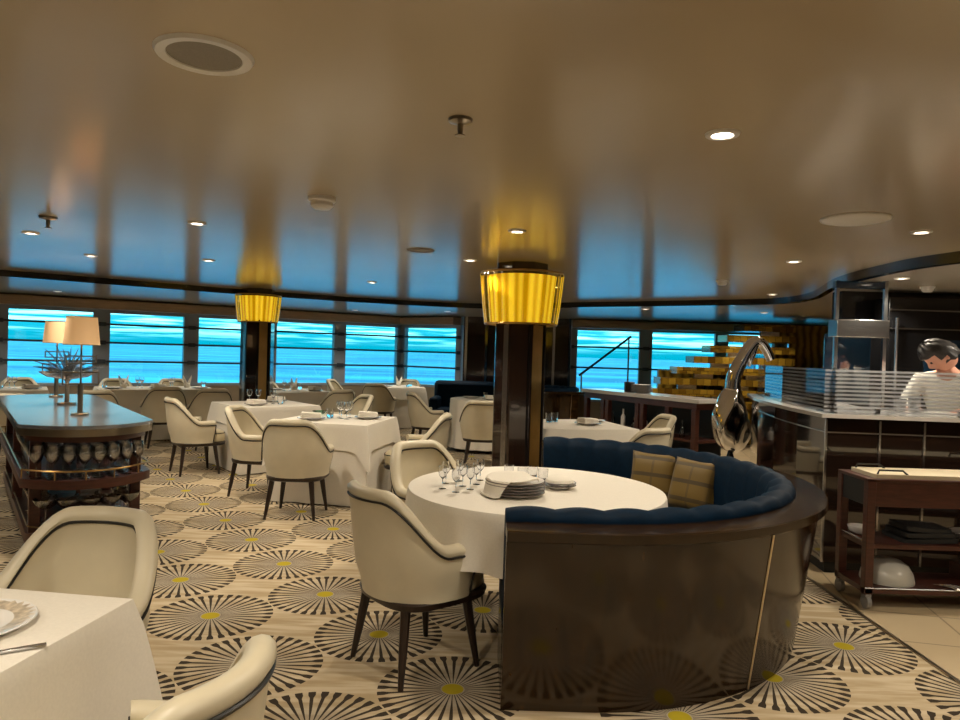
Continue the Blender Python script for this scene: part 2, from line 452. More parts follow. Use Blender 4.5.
# lower ceiling ring beyond the curved black fascia
def catmull(P, n=8):
    out = []
    for i in range(len(P) - 1):
        p0 = Vector(P[max(i - 1, 0)]); p1 = Vector(P[i]); p2 = Vector(P[i + 1]); p3 = Vector(P[min(i + 2, len(P) - 1)])
        for k in range(n):
            t = k / n
            out.append(0.5 * ((2 * p1) + (p2 - p0) * t + (2 * p0 - 5 * p1 + 4 * p2 - p3) * t * t + (3 * p1 - p0 - 3 * p2 + p3) * t ** 3))
    out.append(Vector(P[-1])); return out
BORD = catmull([(-11.9, 3.5), (-8.6, 6.2), (-5.7, 8.3), (-3.5, 10.1), (-1.7, 11.2), (0.0, 11.6), (1.6, 10.6), (2.9, 9.7), (3.75, 9.0), (3.85, 8.1), (3.4, 6.6), (3.28, 5.6), (3.36, 4.9), (3.9, 3.4), (5.2, 1.5), (7.9, -1.0)])
cx0, cy0 = -1.0, 4.0
mb = MB(); rs = [[(p.x, p.y, LOW) for p in BORD], []]
for p in BORD:
    d = Vector((p.x - cx0, p.y - cy0)); d.normalize(); q = Vector((p.x, p.y)) + d * 14
    rs[1].append((max(-12, min(8, q.x)), max(-5, min(16.5, q.y)), LOW))
mb.rings(rs, closed=False)
S(mb.build('ceiling_lower', M['ceil_low'], smooth=False))
mb = MB(); inner = []
for i, p in enumerate(BORD):
    a = BORD[max(i - 1, 0)]; b = BORD[min(i + 1, len(BORD) - 1)]; t = (b - a).normalized(); inner.append(Vector((p.x + t.y * 0.07, p.y - t.x * 0.07)))
mb.rings([[(p.x, p.y, CEIL) for p in inner], [(p.x, p.y, LOW - 0.008) for p in inner], [(p.x, p.y, LOW - 0.008) for p in BORD], [(p.x, p.y, CEIL) for p in BORD]], closed=False)
S(mb.build('trim_2', M['black']))

# outer walls (behind / beside the camera)
S(MB().box((-12.05, 2, 1.2), (0.1, 14, 2.4)).build('wall_left', M['wall_tan'], smooth=False))
S(MB().box((-2, -5.05, 1.2), (20, 0.1, 2.4)).build('wall_back', M['wall_tan'], smooth=False))
S(MB().box((8.05, 5.7, 1.2), (0.1, 21.5, 2.4)).build('wall_right', M['wall_tan'], smooth=False))

WN = [0]
def window_run(A, B, n, sill=0.66, head=2.0, rails=(1.74, 1.42, 1.09), wallname='wall_window'):
    A = Vector(A); B = Vector(B); L = (B - A).length; d = (B - A) / L; rz = math.atan2(d.y, d.x); nrm = Vector((d.y, -d.x))
    if nrm.y > 0: nrm = -nrm
    mid = (A + B) / 2
    mb = MB().box((mid.x, mid.y, sill / 2), (L, 0.16, sill), rz).box((mid.x, mid.y, (head + CEIL + .02) / 2), (L, 0.16, CEIL + .02 - head), rz)
    S(mb.build(wallname, M['wall_tan'], smooth=False))
    bw = L / n
    for i in range(n):
        WN[0] += 1
        wv = struct('window_%d' % WN[0])
        c = A + d * (bw * (i + 0.5))
        fr = MB()
        for s in (-1, 1):
            q = c + d * (s * (bw / 2 - 0.065)); fr.box((q.x, q.y, (sill + head) / 2), (0.13, 0.12, head - sill), rz)
        fr.box((c.x, c.y, head - 0.03), (bw, 0.11, 0.06), rz).box((c.x, c.y, sill + 0.025), (bw, 0.2, 0.05), rz)
        fr.build('window_frame', M['mullion'], wv, smooth=False)
        MB().box((c.x, c.y, (sill + head) / 2), (bw - 0.24, 0.012, head - sill - 0.08), rz).build('window_pane', M['pane'], wv, smooth=False)
        q = c + nrm * 0.11
        for z in rails:
            MB().box((q.x, q.y, z), (bw, 0.035, 0.035), rz).build('window_rail', M['rail'], wv, smooth=False)
            for s in (-1, 1):
                k = c + nrm * 0.09 + d * (s * (bw / 2 - 0.03)); MB().box((k.x, k.y, z), (0.06, 0.07, 0.07), rz).build('rail_bracket', M['rail'], wv, smooth=False)
    # pelmet above the glass
    q = mid + nrm * 0.22
    S(MB().box((q.x, q.y, 2.075), (L, 0.26, 0.15), rz).build('trim_%d' % (3 + WN[0]), M['pelmet'], smooth=False))
dv = Vector((0.82, 0.57)).normalized()
C0 = Vector((-1.78, 15.7))
window_run(C0 - dv * 11.9, C0, 8, wallname='wall_front_left')
window_run(C0 + Vector((0.02, 0)), (-0.38, 14.75), 1, rails=(1.74, 1.42, 1.09), wallname='wall_front_angle')
# dark panelled wall beside the angled window
mb = MB().box((0.75, 14.55, 1.15), (2.2, 0.2, 2.3), -0.1)
S(mb.build('wall_front', M['column'], smooth=False))
for i, x in enumerate((-0.3, 0.12, 0.5, 1.15, 1.5, 1.82)):
    S(MB().box((x, 14.42 - (x - .75) * .1, 1.1), (0.05, 0.05, 2.2)).build('trim_%d' % (30 + i), M['blueglow'] if i % 2 else M['steel'], smooth=False))
window_run((1.86, 14.42), (7.9, 14.0), 4, sill=0.5, head=2.02, rails=(1.62, 1.2), wallname='wall_front_right')  # bays by the staircase stand in for a mirrored wall reflecting windows
# sea outside
S(MB().add([(-4000, -500, -16), (4000, -500, -16), (4000, 5000, -16), (-4000, 5000, -16)], [(0, 1, 2, 3)]).build('ground_sea', M['sea'], smooth=False))

# galley back wall behind the bar
S(MB().box((5.8, 7.2, 1.1), (4.3, 0.2, 2.2)).build('wall_galley', M['black'], smooth=False))

# ================================================================== COLUMNS AND COLUMN LAMPS
def column(x, y, rad, label, llabel, ls):
    t = thing('column', label, 'column', (x, y, 0))
    oc = [(rad * 1.08 * math.cos(R(22.5 + 45 * k)), rad * 1.08 * math.sin(R(22.5 + 45 * k))) for k in range(8)]
    MB().prism(oc, 0, CEIL).build('shaft', M['column'], t, smooth=False, bevel=0.01)
    oc2 = [(a * 1.04, b * 1.04) for a, b in oc]
    MB().prism(oc2, 0, 0.09).build('plinth', M['black'], t, smooth=False)
    zt = 2.16 - .475 * ls - .012; hc = zt / 2 + .045; hl = zt - .09
    a = R(-52)
    MB().box((rad * math.cos(a), rad * math.sin(a), hc), (0.02, 0.115, hl), a).build('brass_panel', M['brass'], t, smooth=False)
    for da in (-22, 23):
        b = R(-52 + da)
        MB().box((rad * 1.06 * math.cos(b), rad * 1.06 * math.sin(b), hc), (0.022, 0.016, hl), b).build('edge_strip', M['black'], t, smooth=False)
    a = R(-125)
    MB().box((rad * math.cos(a), rad * math.sin(a), hc), (0.016, 0.05, hl), a).build('edge_strip', M['steel'], t, smooth=False)
    l = thing('column_lamp', llabel, 'lamp', (x, y, 2.16 - .475 * ls), 0, None)
    l.scale = (ls, ls, ls)
    n = 26; rs = []
    def ring(rb, z, amp):
        out = []
        for j in range(n * 8):
            th = 2 * PI * j / (n * 8); q = rb + amp * abs(math.sin(n * th / 2)); out.append((q * math.cos(th), q * math.sin(th), z))
        return out
    for rb, z, am in ((.325, .0, .022), (.345, .16, .024), (.362, .34, .026), (.372, .46, .028), (.372, .47, .02)): rs.append(ring(rb, z, am))
    MB().rings(rs, cap0=False, cap1=False).build('fluted_shade', M['amber'], l, ang=60)
    MB().lathe([(.285, .012), (.328, .45)], n=32, cap0=False, cap1=False).build('glowing_liner', M['amber_core'], l)
    MB().tube([(.335 * math.cos(2 * PI * k / 40), .335 * math.sin(2 * PI * k / 40), .0) for k in range(40)], .011, 6, True).build('bottom_ring', M['brass'], l)
    MB().tube([(.385 * math.cos(2 * PI * k / 40), .385 * math.sin(2 * PI * k / 40), .475) for k in range(40)], .010, 6, True).build('top_ring', M['brass'], l)
    for k in range(6):
        a = R(60 * k); MB().tube([(rad / ls * math.cos(a), rad / ls * math.sin(a), -.004), (.335 * math.cos(a), .335 * math.sin(a), .0)], .008, 6).build('bracket', M['brass'], l)
column(0.355, 6.30, 0.225, 'octagonal dark polished column with brass strip behind the large round table', 'amber fluted glass shade around the nearer column, larger of the two', .95)
column(-3.17, 9.95, 0.215, 'octagonal dark polished column farther back among the window tables', 'amber fluted glass shade around the farther column, smaller of the two', .80)

# ================================================================== CEILING FITTINGS
def downlight(x, y, z, label, vis=True):
    x -= .022
    t = thing('downlight', label, 'ceiling light', (x, y, z))
    if vis:
        MB().lathe([(.036, -.002), (.04, -.010), (.058, -.008), (.060, 0), (.036, 0.0)], n=24, cap0=False, cap1=False).build('trim_ring', M['white'], t)
        MB().lathe([(.0005, -.004), (.036, -.004)], n=20, cap0=False, cap1=False).build('lit_lens', M['bulb'], t)
    L = bpy.data.lights.new('lamp_light', 'SPOT'); L.energy = LAMP_W; L.color = (1.0, 0.88, 0.70)
    L.spot_size = R(140); L.spot_blend = 0.6; L.shadow_soft_size = 0.05
    o = bpy.data.objects.new('lamp_light', L); COL.objects.link(o); o.parent = t; o.location = (0, 0, -0.03)
    return t
for x, y, z, lb in [
    (0.857, 2.49, CEIL, 'brightest recessed downlight, nearest the camera, right of the ceiling sprinkler'),
    (0.24, 4.59, CEIL, 'small recessed downlight in the ceiling just in front of the nearer column lamp'),
    (-1.88, 4.65, CEIL, 'recessed downlight in the left ceiling, the brighter one beyond the smoke detector'),
    (2.64, 4.2, CEIL, 'recessed downlight right of the white ceiling disc near the curved trim'),
    (2.5, 5.59, CEIL, 'recessed downlight between the white ceiling disc and the curved trim'),
    (-0.09, 6.1, CEIL, 'recessed downlight left of the nearer column lamp beside the dark speaker'),
    (-3.4, 5.3, CEIL, 'recessed downlight at the far left of the ceiling over the glass station'),
    (-3.67, 6.6, CEIL, 'recessed downlight over the table lamps among the blue reflections'),
    (-2.6, 6.7, CEIL, 'recessed downlight over the square table left of the middle of the room'),
    (-5.2, 7.2, CEIL, 'recessed downlight near the black ceiling trim at the far left'),
    (-1.3, 8.4, CEIL, 'recessed downlight high over the tables between the two columns'),
    (0.9, 8.3, CEIL, 'recessed downlight right of the nearer column lamp, deep in the room'),
    (3.55, 5.9, LOW, 'recessed downlight over the bar counter in the lower ceiling'),
    (3.75, 6.6, LOW, 'recessed downlight above the hood in the lower ceiling'),
    (4.4, 5.2, LOW, 'recessed downlight above the cook'),
    (3.5, 8.4, CEIL, 'recessed downlight in the lower ceiling near the chrome sculpture'),
    (2.5, 10.6, LOW, 'recessed downlight above the service counter by the staircase'),
    (4.3, 10.6, LOW, 'recessed downlight in front of the golden staircase'),
    (-0.6, 12.8, LOW, 'recessed downlight above the far teal sofa'),
    (-6.4, 10.6, LOW, 'added downlight close to the pelmet above the left windows'),  # downlights along the windows, added to brighten the pelmet
    (-2.4, 13.4, LOW, 'added downlight close to the pelmet above the far corner table'),
    (-4.0, 11.6, LOW, 'added downlight above the window tables')]:
    downlight(x, y, z, lb)
for x, y in ((-0.9, 0.9), (0.7, 0.5), (2.6, 1.3), (-2.6, 1.2), (-4.2, 3.6), (-1.5, -1.6), (1.5, -1.6), (-7.4, 7.0), (4.2, 2.6)):  # out of view, added to light the room
    downlight(x, y, CEIL if x < 4 else LOW, 'recessed downlight outside the view, above and behind the camera', True)['group'] = 'downlights behind the camera'

t = thing('ceiling_speaker', 'large round grilled speaker with cream rim at upper left of ceiling', 'speaker', (-.787, 1.946, CEIL))
MB().lathe([(.098, 0), (.100, -.008), (.126, -.010), (.132, 0)], n=40, cap0=False, cap1=False).build('rim', M['white'], t)
MB().lathe([(.0005, -.004), (.10, -.004)], n=40, cap0=False, cap1=False).build('grille', M['grille'], t)
t = thing('ceiling_disc', 'white round disc in the ceiling at the right near the curved trim', 'speaker', (2.05, 3.88, CEIL))
MB().lathe([(.0005, -.018), (.14, -.018), (.165, -.010), (.17, 0)], n=40, cap0=False, cap1=False).build('cover', M['white'], t)
MB().tube([(.172 * math.cos(2 * PI * k / 40), .172 * math.sin(2 * PI * k / 40), -.004) for k in range(40)], .006, 6, True).build('rim', M['white'], t)
t = thing('ceiling_speaker', 'small grey round speaker in the ceiling left of the nearer column lamp', 'speaker', (-.50, 5.6, CEIL))
MB().lathe([(.085, 0), (.086, -.006), (.108, -.008), (.112, 0)], n=32, cap0=False, cap1=False).build('rim', M['grille'], t)
MB().lathe([(.0005, -.003), (.086, -.003)], n=32, cap0=False, cap1=False).build('grille', M['grille'], t)
def sprinkler(x, y, label, s=1.0):
    x -= .022
    t = thing('sprinkler', label, 'sprinkler', (x, y, CEIL))
    MB().lathe([(.042 * s, 0), (.040 * s, -.010 * s), (.022 * s, -.016 * s), (.012 * s, -.018 * s)], n=24).build('escutcheon', M['nickel'], t)
    MB().lathe([(.010 * s, -.016 * s), (.010 * s, -.040 * s), (.006 * s, -.055 * s)], n=12).build('nozzle', M['nickel'], t)
    MB().lathe([(.018 * s, -.055 * s), (.018 * s, -.058 * s)], n=16).build('deflector', M['nickel'], t)
sprinkler(-.07, 2.42, 'metal sprinkler head hanging from the middle of the ceiling')
sprinkler(-2.83, 4.59, 'metal sprinkler head at the far left of the ceiling', 1.3)
def detector(x, y, z, label, s=1.0):
    x -= .022
    t = thing('smoke_detector', label, 'smoke detector', (x, y, z))
    MB().lathe([(.062 * s, 0), (.062 * s, -.014 * s), (.055 * s, -.02 * s)], n=28).build('base', M['white'], t)
    MB().lathe([(.050 * s, -.02 * s), (.050 * s, -.036 * s), (.035 * s, -.050 * s), (.001, -.053 * s)], n=28).build('sensor_cap', M['white'], t)
detector(-.85, 3.76, CEIL, 'white domed smoke detector on the left part of the ceiling', 1.2)
detector(2.45, 7.1, CEIL, 'white smoke detector on the ceiling beside the inner bend of the curved trim')
detector(4.15, 6.5, LOW, 'white smoke detector on the lower ceiling above the galley')

# ================================================================== ARMCHAIR
def chair_parts(root):
    st = []
    for k in range(-24, 25):
        ph = R(90 * k / 24); st.append((-0.275 * math.cos(ph), 0.285 * math.sin(ph), abs(90 * k / 24)))
    fw = [(0.035, .287, 96), (0.07, .285, 102), (0.105, .280, 108), (0.13, .272, 112), (0.14, .264, 114)]
    st = [(x, -y, a) for x, y, a in reversed(fw)] + st + fw
    N = len(st); th = 0.052
    def H(a): return 0.605 + 0.245 * (1 - sst((a - 24) / 62))
    def nrm(i):
        a = st[max(i - 1, 0)]; b = st[min(i + 1, N - 1)]; tx, ty = b[0] - a[0], b[1] - a[1]; l = math.hypot(tx, ty); return (-ty / l, tx / l) if (-ty * st[i][0] + tx * st[i][1]) > 0 else (ty / l, -tx / l)
    def pos(i, off, z):
        x, y, a = st[i]; n = nrm(i)
        k = (z - .36) / .49; ln = .055 * max(0, math.cos(R(min(a, 90)))) * k ** 1.1 if k > 0 else 0
        sc = .90 + .10 * sst(k / .35)
        return (x * sc + n[0] * (off + ln), y * sc + n[1] * (off + ln) , z)
    rs = []
    for i in range(N):
        h = H(st[i][2]); row = []
        for q in (0, .12, .3, .55, .8, 1): row.append(pos(i, 0, .355 + (h - .045 - .355) * q))
        for q in range(0, 7):
            a = PI * q / 6; row.append(pos(i, -th / 2 + (th / 2 + .008) * math.cos(a), h - .033 + .033 * math.sin(a)))
        for q in (0, .3, .7, 1): row.append(pos(i, -th + .006, h - .05 - (h - .05 - .42) * q))
        row.append(pos(i, -th, .355)); rs.append(row)
    mb = MB(); m = len(rs[0]); mb.rings(rs, closed=True, cap0=True, cap1=True)
    bk_ = mb.build('backrest', M['cream'], root, ang=60)
    path = [pos(i, .004, H(st[i][2]) - .052) for i in range(N)]
    e0 = [pos(0, .004, z) for z in (.37, .42, .48, .53)]; e1 = [pos(N - 1, .004, z) for z in (.53, .48, .42, .37)]
    mb = MB().tube(e0 + path + e1, .0055, 6)
    o = mb.build('outer_piping', M['piping'], bk_); part_label(o, 'black piping along the outside edge')
    path = [pos(i, -th + .003, H(st[i][2]) - .052) for i in range(N)]
    e0 = [pos(0, -th + .003, z) for z in (.46, .50)]; e1 = [pos(N - 1, -th + .003, z) for z in (.50, .46)]
    o = MB().tube(e0 + path + e1, .0055, 6).build('inner_piping', M['piping'], bk_); part_label(o, 'black piping along the inside edge')
    def outl(s, n=40):
        out = []
        for j in range(n):
            a = 2 * PI * j / n; c, q = math.cos(a), math.sin(a); f = 2 / 3.4
            out.append((.05 + s * .245 * math.copysign(abs(c) ** f, c), s * .222 * math.copysign(abs(q) ** f, q)))
        return out
    se_ = MB().rings([[(x, y, z) for x, y in outl(s)] for z, s in ((.36, .97), (.37, 1.0), (.44, 1.02), (.462, .98), (.474, .88), (.479, .6), (.48, .2))]).build('seat_cushion', M['cream_in'], root, ang=50)
    MB().tube([(x, y, .452) for x, y in outl(1.01)], .005, 6, True).build('seat_piping', M['piping'], se_)
    MB().rings([[(x * 1.06 - .015, y * 1.09, z) for x, y in outl(s)] for z, s in ((.318, .94), (.325, 1.0), (.352, 1.03), (.358, 1.0))]).build('seat_frame', M['wood_leg'], root)
    for sx in (-1, 1):
        for sy in (-1, 1):
            MB().tube([(sx * .165, sy * .165, .33), (sx * .185, sy * .185, .17), (sx * .208, sy * .208, 0)], [.024, .020, .012], 8).build('leg', M['wood_leg'], root)
CH = []
def chair(x, y, deg, label):
    x += .035
    if not CH:
        t = thing('dining_armchair', label, 'chair', (x, y, 0), R(deg), 'cream dining armchairs'); chair_parts(t); CH.append(t); return t
    t = copy_tree(CH[0]); t.location = (x, y, 0); t.rotation_euler = (0, 0, R(deg)); t['label'] = label; return t

chair(-.30, 3.25, 39, 'cream armchair nearest the curved banquette, back to camera, at the large round table')
chair(-.27, 4.42, -50, 'cream armchair behind the left edge of the large round table, its inside facing right')
chair(-1.39, 2.235, -97, 'cream armchair facing the camera behind the white table at the lower left corner')
chair(-.76, 1.37, 168, 'cream armchair at the bottom edge, right of the lower left table, cut by the frame')
chair(-1.58, 6.03, 88, 'cream armchair with its back squarely to the camera at the middle square table')
chair(-2.17, 6.85, -6, 'cream armchair on the left side of the middle square table, half behind another chair')
chair(-.62, 6.75, 178, 'cream armchair on the right side of the middle square table, facing left')
chair(-3.21, 7.86, 38, 'cream armchair seen from its left side at the table before the farther column')
chair(-1.72, 9.00, 215, 'cream armchair facing left with sunlit inside, behind the middle square table')
chair(-4.45, 9.80, 122, 'cream armchair with back to camera just right of the glass station, at the window table')
chair(-3.78, 9.75, 122, 'cream armchair with back to camera left of the farther column, at the window table')
chair(-2.20, 10.35, 135, 'grey shaded armchair with back to camera right of the farther column')
chair(-1.80, 12.40, 80, 'grey shaded armchair with its back to camera before the far corner table')
chair(-2.62, 13.35, -8, 'cream armchair seen edge-on left of the far corner table by the windows')
chair(-1.50, 14.15, -95, 'cream armchair behind the far corner table, only its top showing')
chair(-.76, 10.18, 22, 'cream armchair left of the far round table, near the teal sofa')
chair(.02, 8.95, 88, 'cream armchair before the far round table, partly hidden behind the nearer column')
chair(1.70, 7.33, 190, 'cream armchair facing left beyond the teal banquette, the farther of two there')
chair(1.35, 6.22, 125, 'cream armchair with rounded back just beyond the teal banquette, the nearer of two there')
chair(-5.25, 7.85, 110, 'cream armchair at the left frame edge behind the glass station')
chair(-5.78, 11.12, -55, 'cream armchair facing the camera at the window table, left of two there')
chair(-5.07, 11.6, -55, 'cream armchair facing the camera at the window table, right of two there')
chair(-7.0, 10.6, -55, 'cream armchair by the windows behind the table lamps')
chair(-4.85, 8.75, 122, 'cream armchair partly hidden behind the two table lamps')
chair(-3.55, 11.75, -50, 'grey shaded armchair by the windows directly behind the farther column')

# ================================================================== TABLES AND CLOTHS
def table_base(x, y, w, d, deg, label, rnd=False):
    if d: x += .022
    t = thing('dining_table', label, 'table', (x, y, 0), R(deg))
    if rnd: MB().lathe([(w - .01, .715), (w - .005, .74)], n=40).build('tabletop', M['wood_leg'], t)
    else: MB().prism(rrect(w - .02, d - .02, .02), .715, .74).build('tabletop', M['wood_leg'], t)
    MB().lathe([(.18, 0), (.17, .02), (.05, .05), (.045, .68), (.12, .715)], n=20).build('pedestal', M['wood_leg'], t)
def skirt(per, ztop, drop, flare, cflare, wave, cdrop, cl, nl=9, seed=0, freq=13):
    rnd = random.Random(seed); ph = [rnd.uniform(0, 6) for _ in range(3)]
    n = len(per); cx = sum(p[0] for p in per) / n; cy = sum(p[1] for p in per) / n
    rs = [[(p[0] * .985, p[1] * .985, ztop) for p in per], [(p[0], p[1], ztop - .002) for p in per], [(p[0] * 1.006, p[1] * 1.006, ztop - .012) for p in per]]
    for j in range(1, nl + 1):
        t = j / nl; row = []
        for i, p in enumerate(per):
            c = cl[i]; s = i / n * 2 * PI
            l = math.hypot(p[0], p[1]); nx, ny = p[0] / l, p[1] / l
            if c > .001 or True:
                wv = wave * t * (math.sin(freq * s + ph[0]) + .6 * math.sin(freq * 1.7 * s + ph[1])) * (1 - c)
            of = .006 + t * flare + c * cflare * t ** .8 + wv
            row.append((p[0] + nx * of, p[1] + ny * of, ztop - .012 - t * (drop * (1 + cdrop * c) - .012)))
        rs.append(row)
    return rs
def sq_cloth(x, y, w, d, deg, label, drop=.25, floorlen=True, seed=0, cflare=.07, cdrop=.75, ztop=.755):
    t = thing('tablecloth', label, 'tablecloth', (x, y, 0), R(deg), 'white linen tablecloths')
    t.location.x += .022
    per = []; cl = []
    n = 22
    cor = [(w / 2, -d / 2), (w / 2, d / 2), (-w / 2, d / 2), (-w / 2, -d / 2)]
    for k in range(4):
        a = Vector(cor[k]); b = Vector(cor[(k + 1) % 4]); L = (b - a).length
        for j in range(n):
            u = j / n; u = .5 - .5 * math.cos(PI * u)
            p = a + (b - a) * u; per.append((p.x, p.y)); dd = min(u, 1 - u) * L; cl.append(math.exp(-(dd / .075) ** 2))
    rs = skirt(per, ztop, drop, .012, cflare, .006, cdrop, cl, seed=seed)
    mb = MB().rings(rs, cap0=True, cap1=False); o = mb.build('overlay_cloth', M['linen'], t, ang=50)
    if floorlen:
        per2 = [(a * .975, b * .975) for a, b in per]
        rs = skirt(per2, ztop - .008, ztop - .02, .004, .035, .010, 0.0, cl, seed=seed + 9, freq=17)
        MB().rings(rs, cap0=True, cap1=False).build('floor_cloth', M['linen'], t, ang=50)
    return t
def rd_cloth(x, y, r, drop, label, seed=0, wave=.014, floorlen=False):
    t = thing('tablecloth', label, 'tablecloth', (x, y, 0), 0, 'white linen tablecloths')
    n = 160; per = [(r * math.cos(2 * PI * k / n), r * math.sin(2 * PI * k / n)) for k in range(n)]
    rs = skirt(per, .755, drop, .015, 0, wave, 0, [0] * n, seed=seed, freq=14)
    MB().rings(rs, cap0=True, cap1=False).build('draped_linen', M['linen'], t, ang=50)
    return t

TBL = [
    (-1.475, 1.48, .95, .95, -7.4, 'the white table at the lower left corner', 'smooth white cloth on the table at the lower left corner', .33),
    (-1.40, 6.86, .92, .92, -10, 'the middle square table', 'white cloth with pointed hanging corners on the middle square table', .24),
    (-2.58, 8.40, .95, .95, 40, 'the square table before the farther column', 'white cloth on the square table just before the farther column', .22),
    (-4.95, 10.68, 1.6, .85, 33, 'the long window table left of the farther column', 'white cloth on the long window table left of the farther column', .22),
    (-2.95, 11.05, .95, .95, 40, 'the table right behind the farther column', 'white cloth on the table right behind the farther column', .22),
    (-1.62, 13.25, .95, .90, 20, 'the far corner table by the angled window', 'white cloth on the far corner table by the angled window', .22),
    (.95, 7.05, .95, .95, 14, 'the square table beyond the teal banquette', 'white cloth on the square table beyond the teal banquette', .24),
    (-6.75, 9.48, 1.5, .85, 33, 'the window table at the left frame edge', 'white cloth on the window table behind the table lamps', .22),
]
for i, (x, y, w_, d_, a, lb, cb, dr) in enumerate(TBL):
    table_base(x, y, w_, d_, a, 'dark pedestal table under the white cloth, ' + lb)
    sq_cloth(x, y, w_, d_, a, cb, drop=dr, seed=i, cflare=.12 if i == 0 else .07)
RT = (.31, 3.64)
table_base(RT[0], RT[1], .655, 0, 0, 'dark pedestal table under the large round white cloth', True)
rd_cloth(RT[0], RT[1], .66, .268, 'large round white tablecloth in the arms of the teal banquette', 3, .015)
table_base(.08, 10.4, .5, 0, 0, 'dark pedestal table under the far round white cloth', True)
rd_cloth(.08, 10.4, .5, .70, 'white cloth on the far round table half behind the nearer column', 5)

# ================================================================== TABLEWARE
def plate_mb(r=.135, h=.018, z=0): return MB().lathe([(r * .55, z), (r * .6, z + .004), (r, z + h), (r * .985, z + h + .003), (r * .62, z + .008), (.001, z + .007)], n=32, cap1=False)
def plate(x, y, z, label, r=.135, group=None):
    t = thing('plate', label, 'plate', (x, y, z), 0, group)
    plate_mb(r).build('dish', M['china'], t)
    MB().tube([(r * math.cos(2 * PI * k / 32), r * math.sin(2 * PI * k / 32), (.0195)) for k in range(32)], .0022, 6, True).build('dark_gap_line', M['gap_rim'], t)
    return t
def glass_mb(kind):
    if kind == 'wine': pr = [(.034, 0), (.034, .002), (.006, .006), (.004, .02), (.004, .085), (.012, .092), (.032, .118), (.040, .150), (.038, .180), (.032, .205), (.030, .205), (.036, .180), (.038, .150), (.030, .120), (.010, .097), (.0008, .095)]
    elif kind == 'coupe': pr = [(.034, 0), (.034, .002), (.006, .006), (.004, .02), (.004, .10), (.012, .108), (.045, .135), (.055, .160), (.053, .160), (.043, .138), (.010, .113), (.0008, .111)]
    else: pr = [(.001, .004), (.028, .0), (.031, .004), (.034, .05), (.037, .095), (.035, .095), (.032, .05), (.029, .008), (.0008, .007)]
    return MB().lathe(pr, n=20, cap0=True, cap1=True)
GM = {k: glass_mb(k) for k in ('wine', 'coupe', 'tumbler')}
GO = {}
GN = {'wine': 'wine_glass', 'coupe': 'coupe_glass', 'tumbler': 'water_glass'}
def glass(kind, x, y, z, label, group, s=1.0):
    st_ = 'shelf' in group or 'side of the station' in group or 'low on' in group; key = (kind, st_)
    if key not in GO:
        o = GM[kind].build(GN[kind], M['glassware' if st_ else 'tableglass'], ang=50); GO[key] = o
    else:
        o = GO[key].copy(); COL.objects.link(o)
    o.location = (x, y, z); o.scale = (s, s, s); tag(o, label, 'glass', group); return o
def napkin(x, y, z, deg, label, kind='fold', s=1.0, group=None):
    if kind == 'fold':      # folded pad with softened layers
        mb = MB()
        for q in range(4):
            rs = []
            for zz, k in ((0, .97), (.003, 1), (.009, 1), (.012, .97)):
                rs.append([(px * k * (1 - .03 * q), py * k * (1 - .02 * q), q * .0115 + zz + .006 * math.sin(9 * px + q)) for px, py in rrect(.20 * s, .13 * s, .015, 3)])
            mb.rings(rs)
        o = mb.build('folded_napkin', M['napkin'], ang=50)
    else:                   # standing rabbit-ear fold: two tapering rolled leaves on a cuff
        mb = MB().lathe([(.045, 0), (.05, .02), (.046, .06), (.04, .065)], n=20)
        for sg in (-1, 1):
            rs = []
            for q in range(7):
                t_ = q / 6; wv = .036 * (1 - t_) ** .6 + .003; cxx = sg * (.012 + .075 * t_); zz = .03 + .15 * t_ * s
                rs.append([(cxx + wv * .45 * math.cos(a), wv * math.sin(a), zz + .02 * math.cos(a) * t_) for a in [2 * PI * k / 12 for k in range(12)]])
            mb.rings(rs)
        o = mb.build('standing_napkin', M['napkin'], ang=60)
    o.location = (x, y, z); o.rotation_euler = (0, 0, R(deg)); tag(o, label, 'napkin', group); return o
ZT = .757
# --- round table: stack of plates with a napkin flung over it
PX, PY = .19, 3.42
for k in range(5):
    plate(PX, PY, ZT + k * .0135, 'white dinner plate in the stack under the white napkin on the round table', .145, 'stacked dinner plates')
zt = ZT + 5 * .0135
nx_, ny_ = 26, 20
vs = []; fs = []
for i in range(nx_ + 1):
    for j in range(ny_ + 1):
        a = -.20 + .30 * i / nx_; b = -.13 + .25 * j / ny_
        xx = a * math.cos(.35) - b * math.sin(.35) - .025; yy = a * math.sin(.35) + b * math.cos(.35)
        rr = math.hypot(xx, yy); h = .020 + .007 * math.sin(20 * a + 9 * b) + .004 * math.sin(31 * b)
        if rr > .14:
            ov = rr - .14; h = .020 - min(ov * 1.5, .080); f = (.14 + ov * .28) / rr; xx *= f; yy *= f
        vs.append((xx, yy, h))
for i in range(nx_):
    for j in range(ny_): fs.append((i * (ny_ + 1) + j, (i + 1) * (ny_ + 1) + j, (i + 1) * (ny_ + 1) + j + 1, i * (ny_ + 1) + j + 1))
nk = MB().add(vs, fs).build('draped_napkin', M['napkin'], ang=60); nk.location = (PX, PY, zt + .004)
sm = nk.modifiers.new('thick', 'SOLIDIFY'); sm.thickness = .006; sm.offset = 1
tag(nk, 'white napkin draped over the stack of plates on the round table', 'napkin')
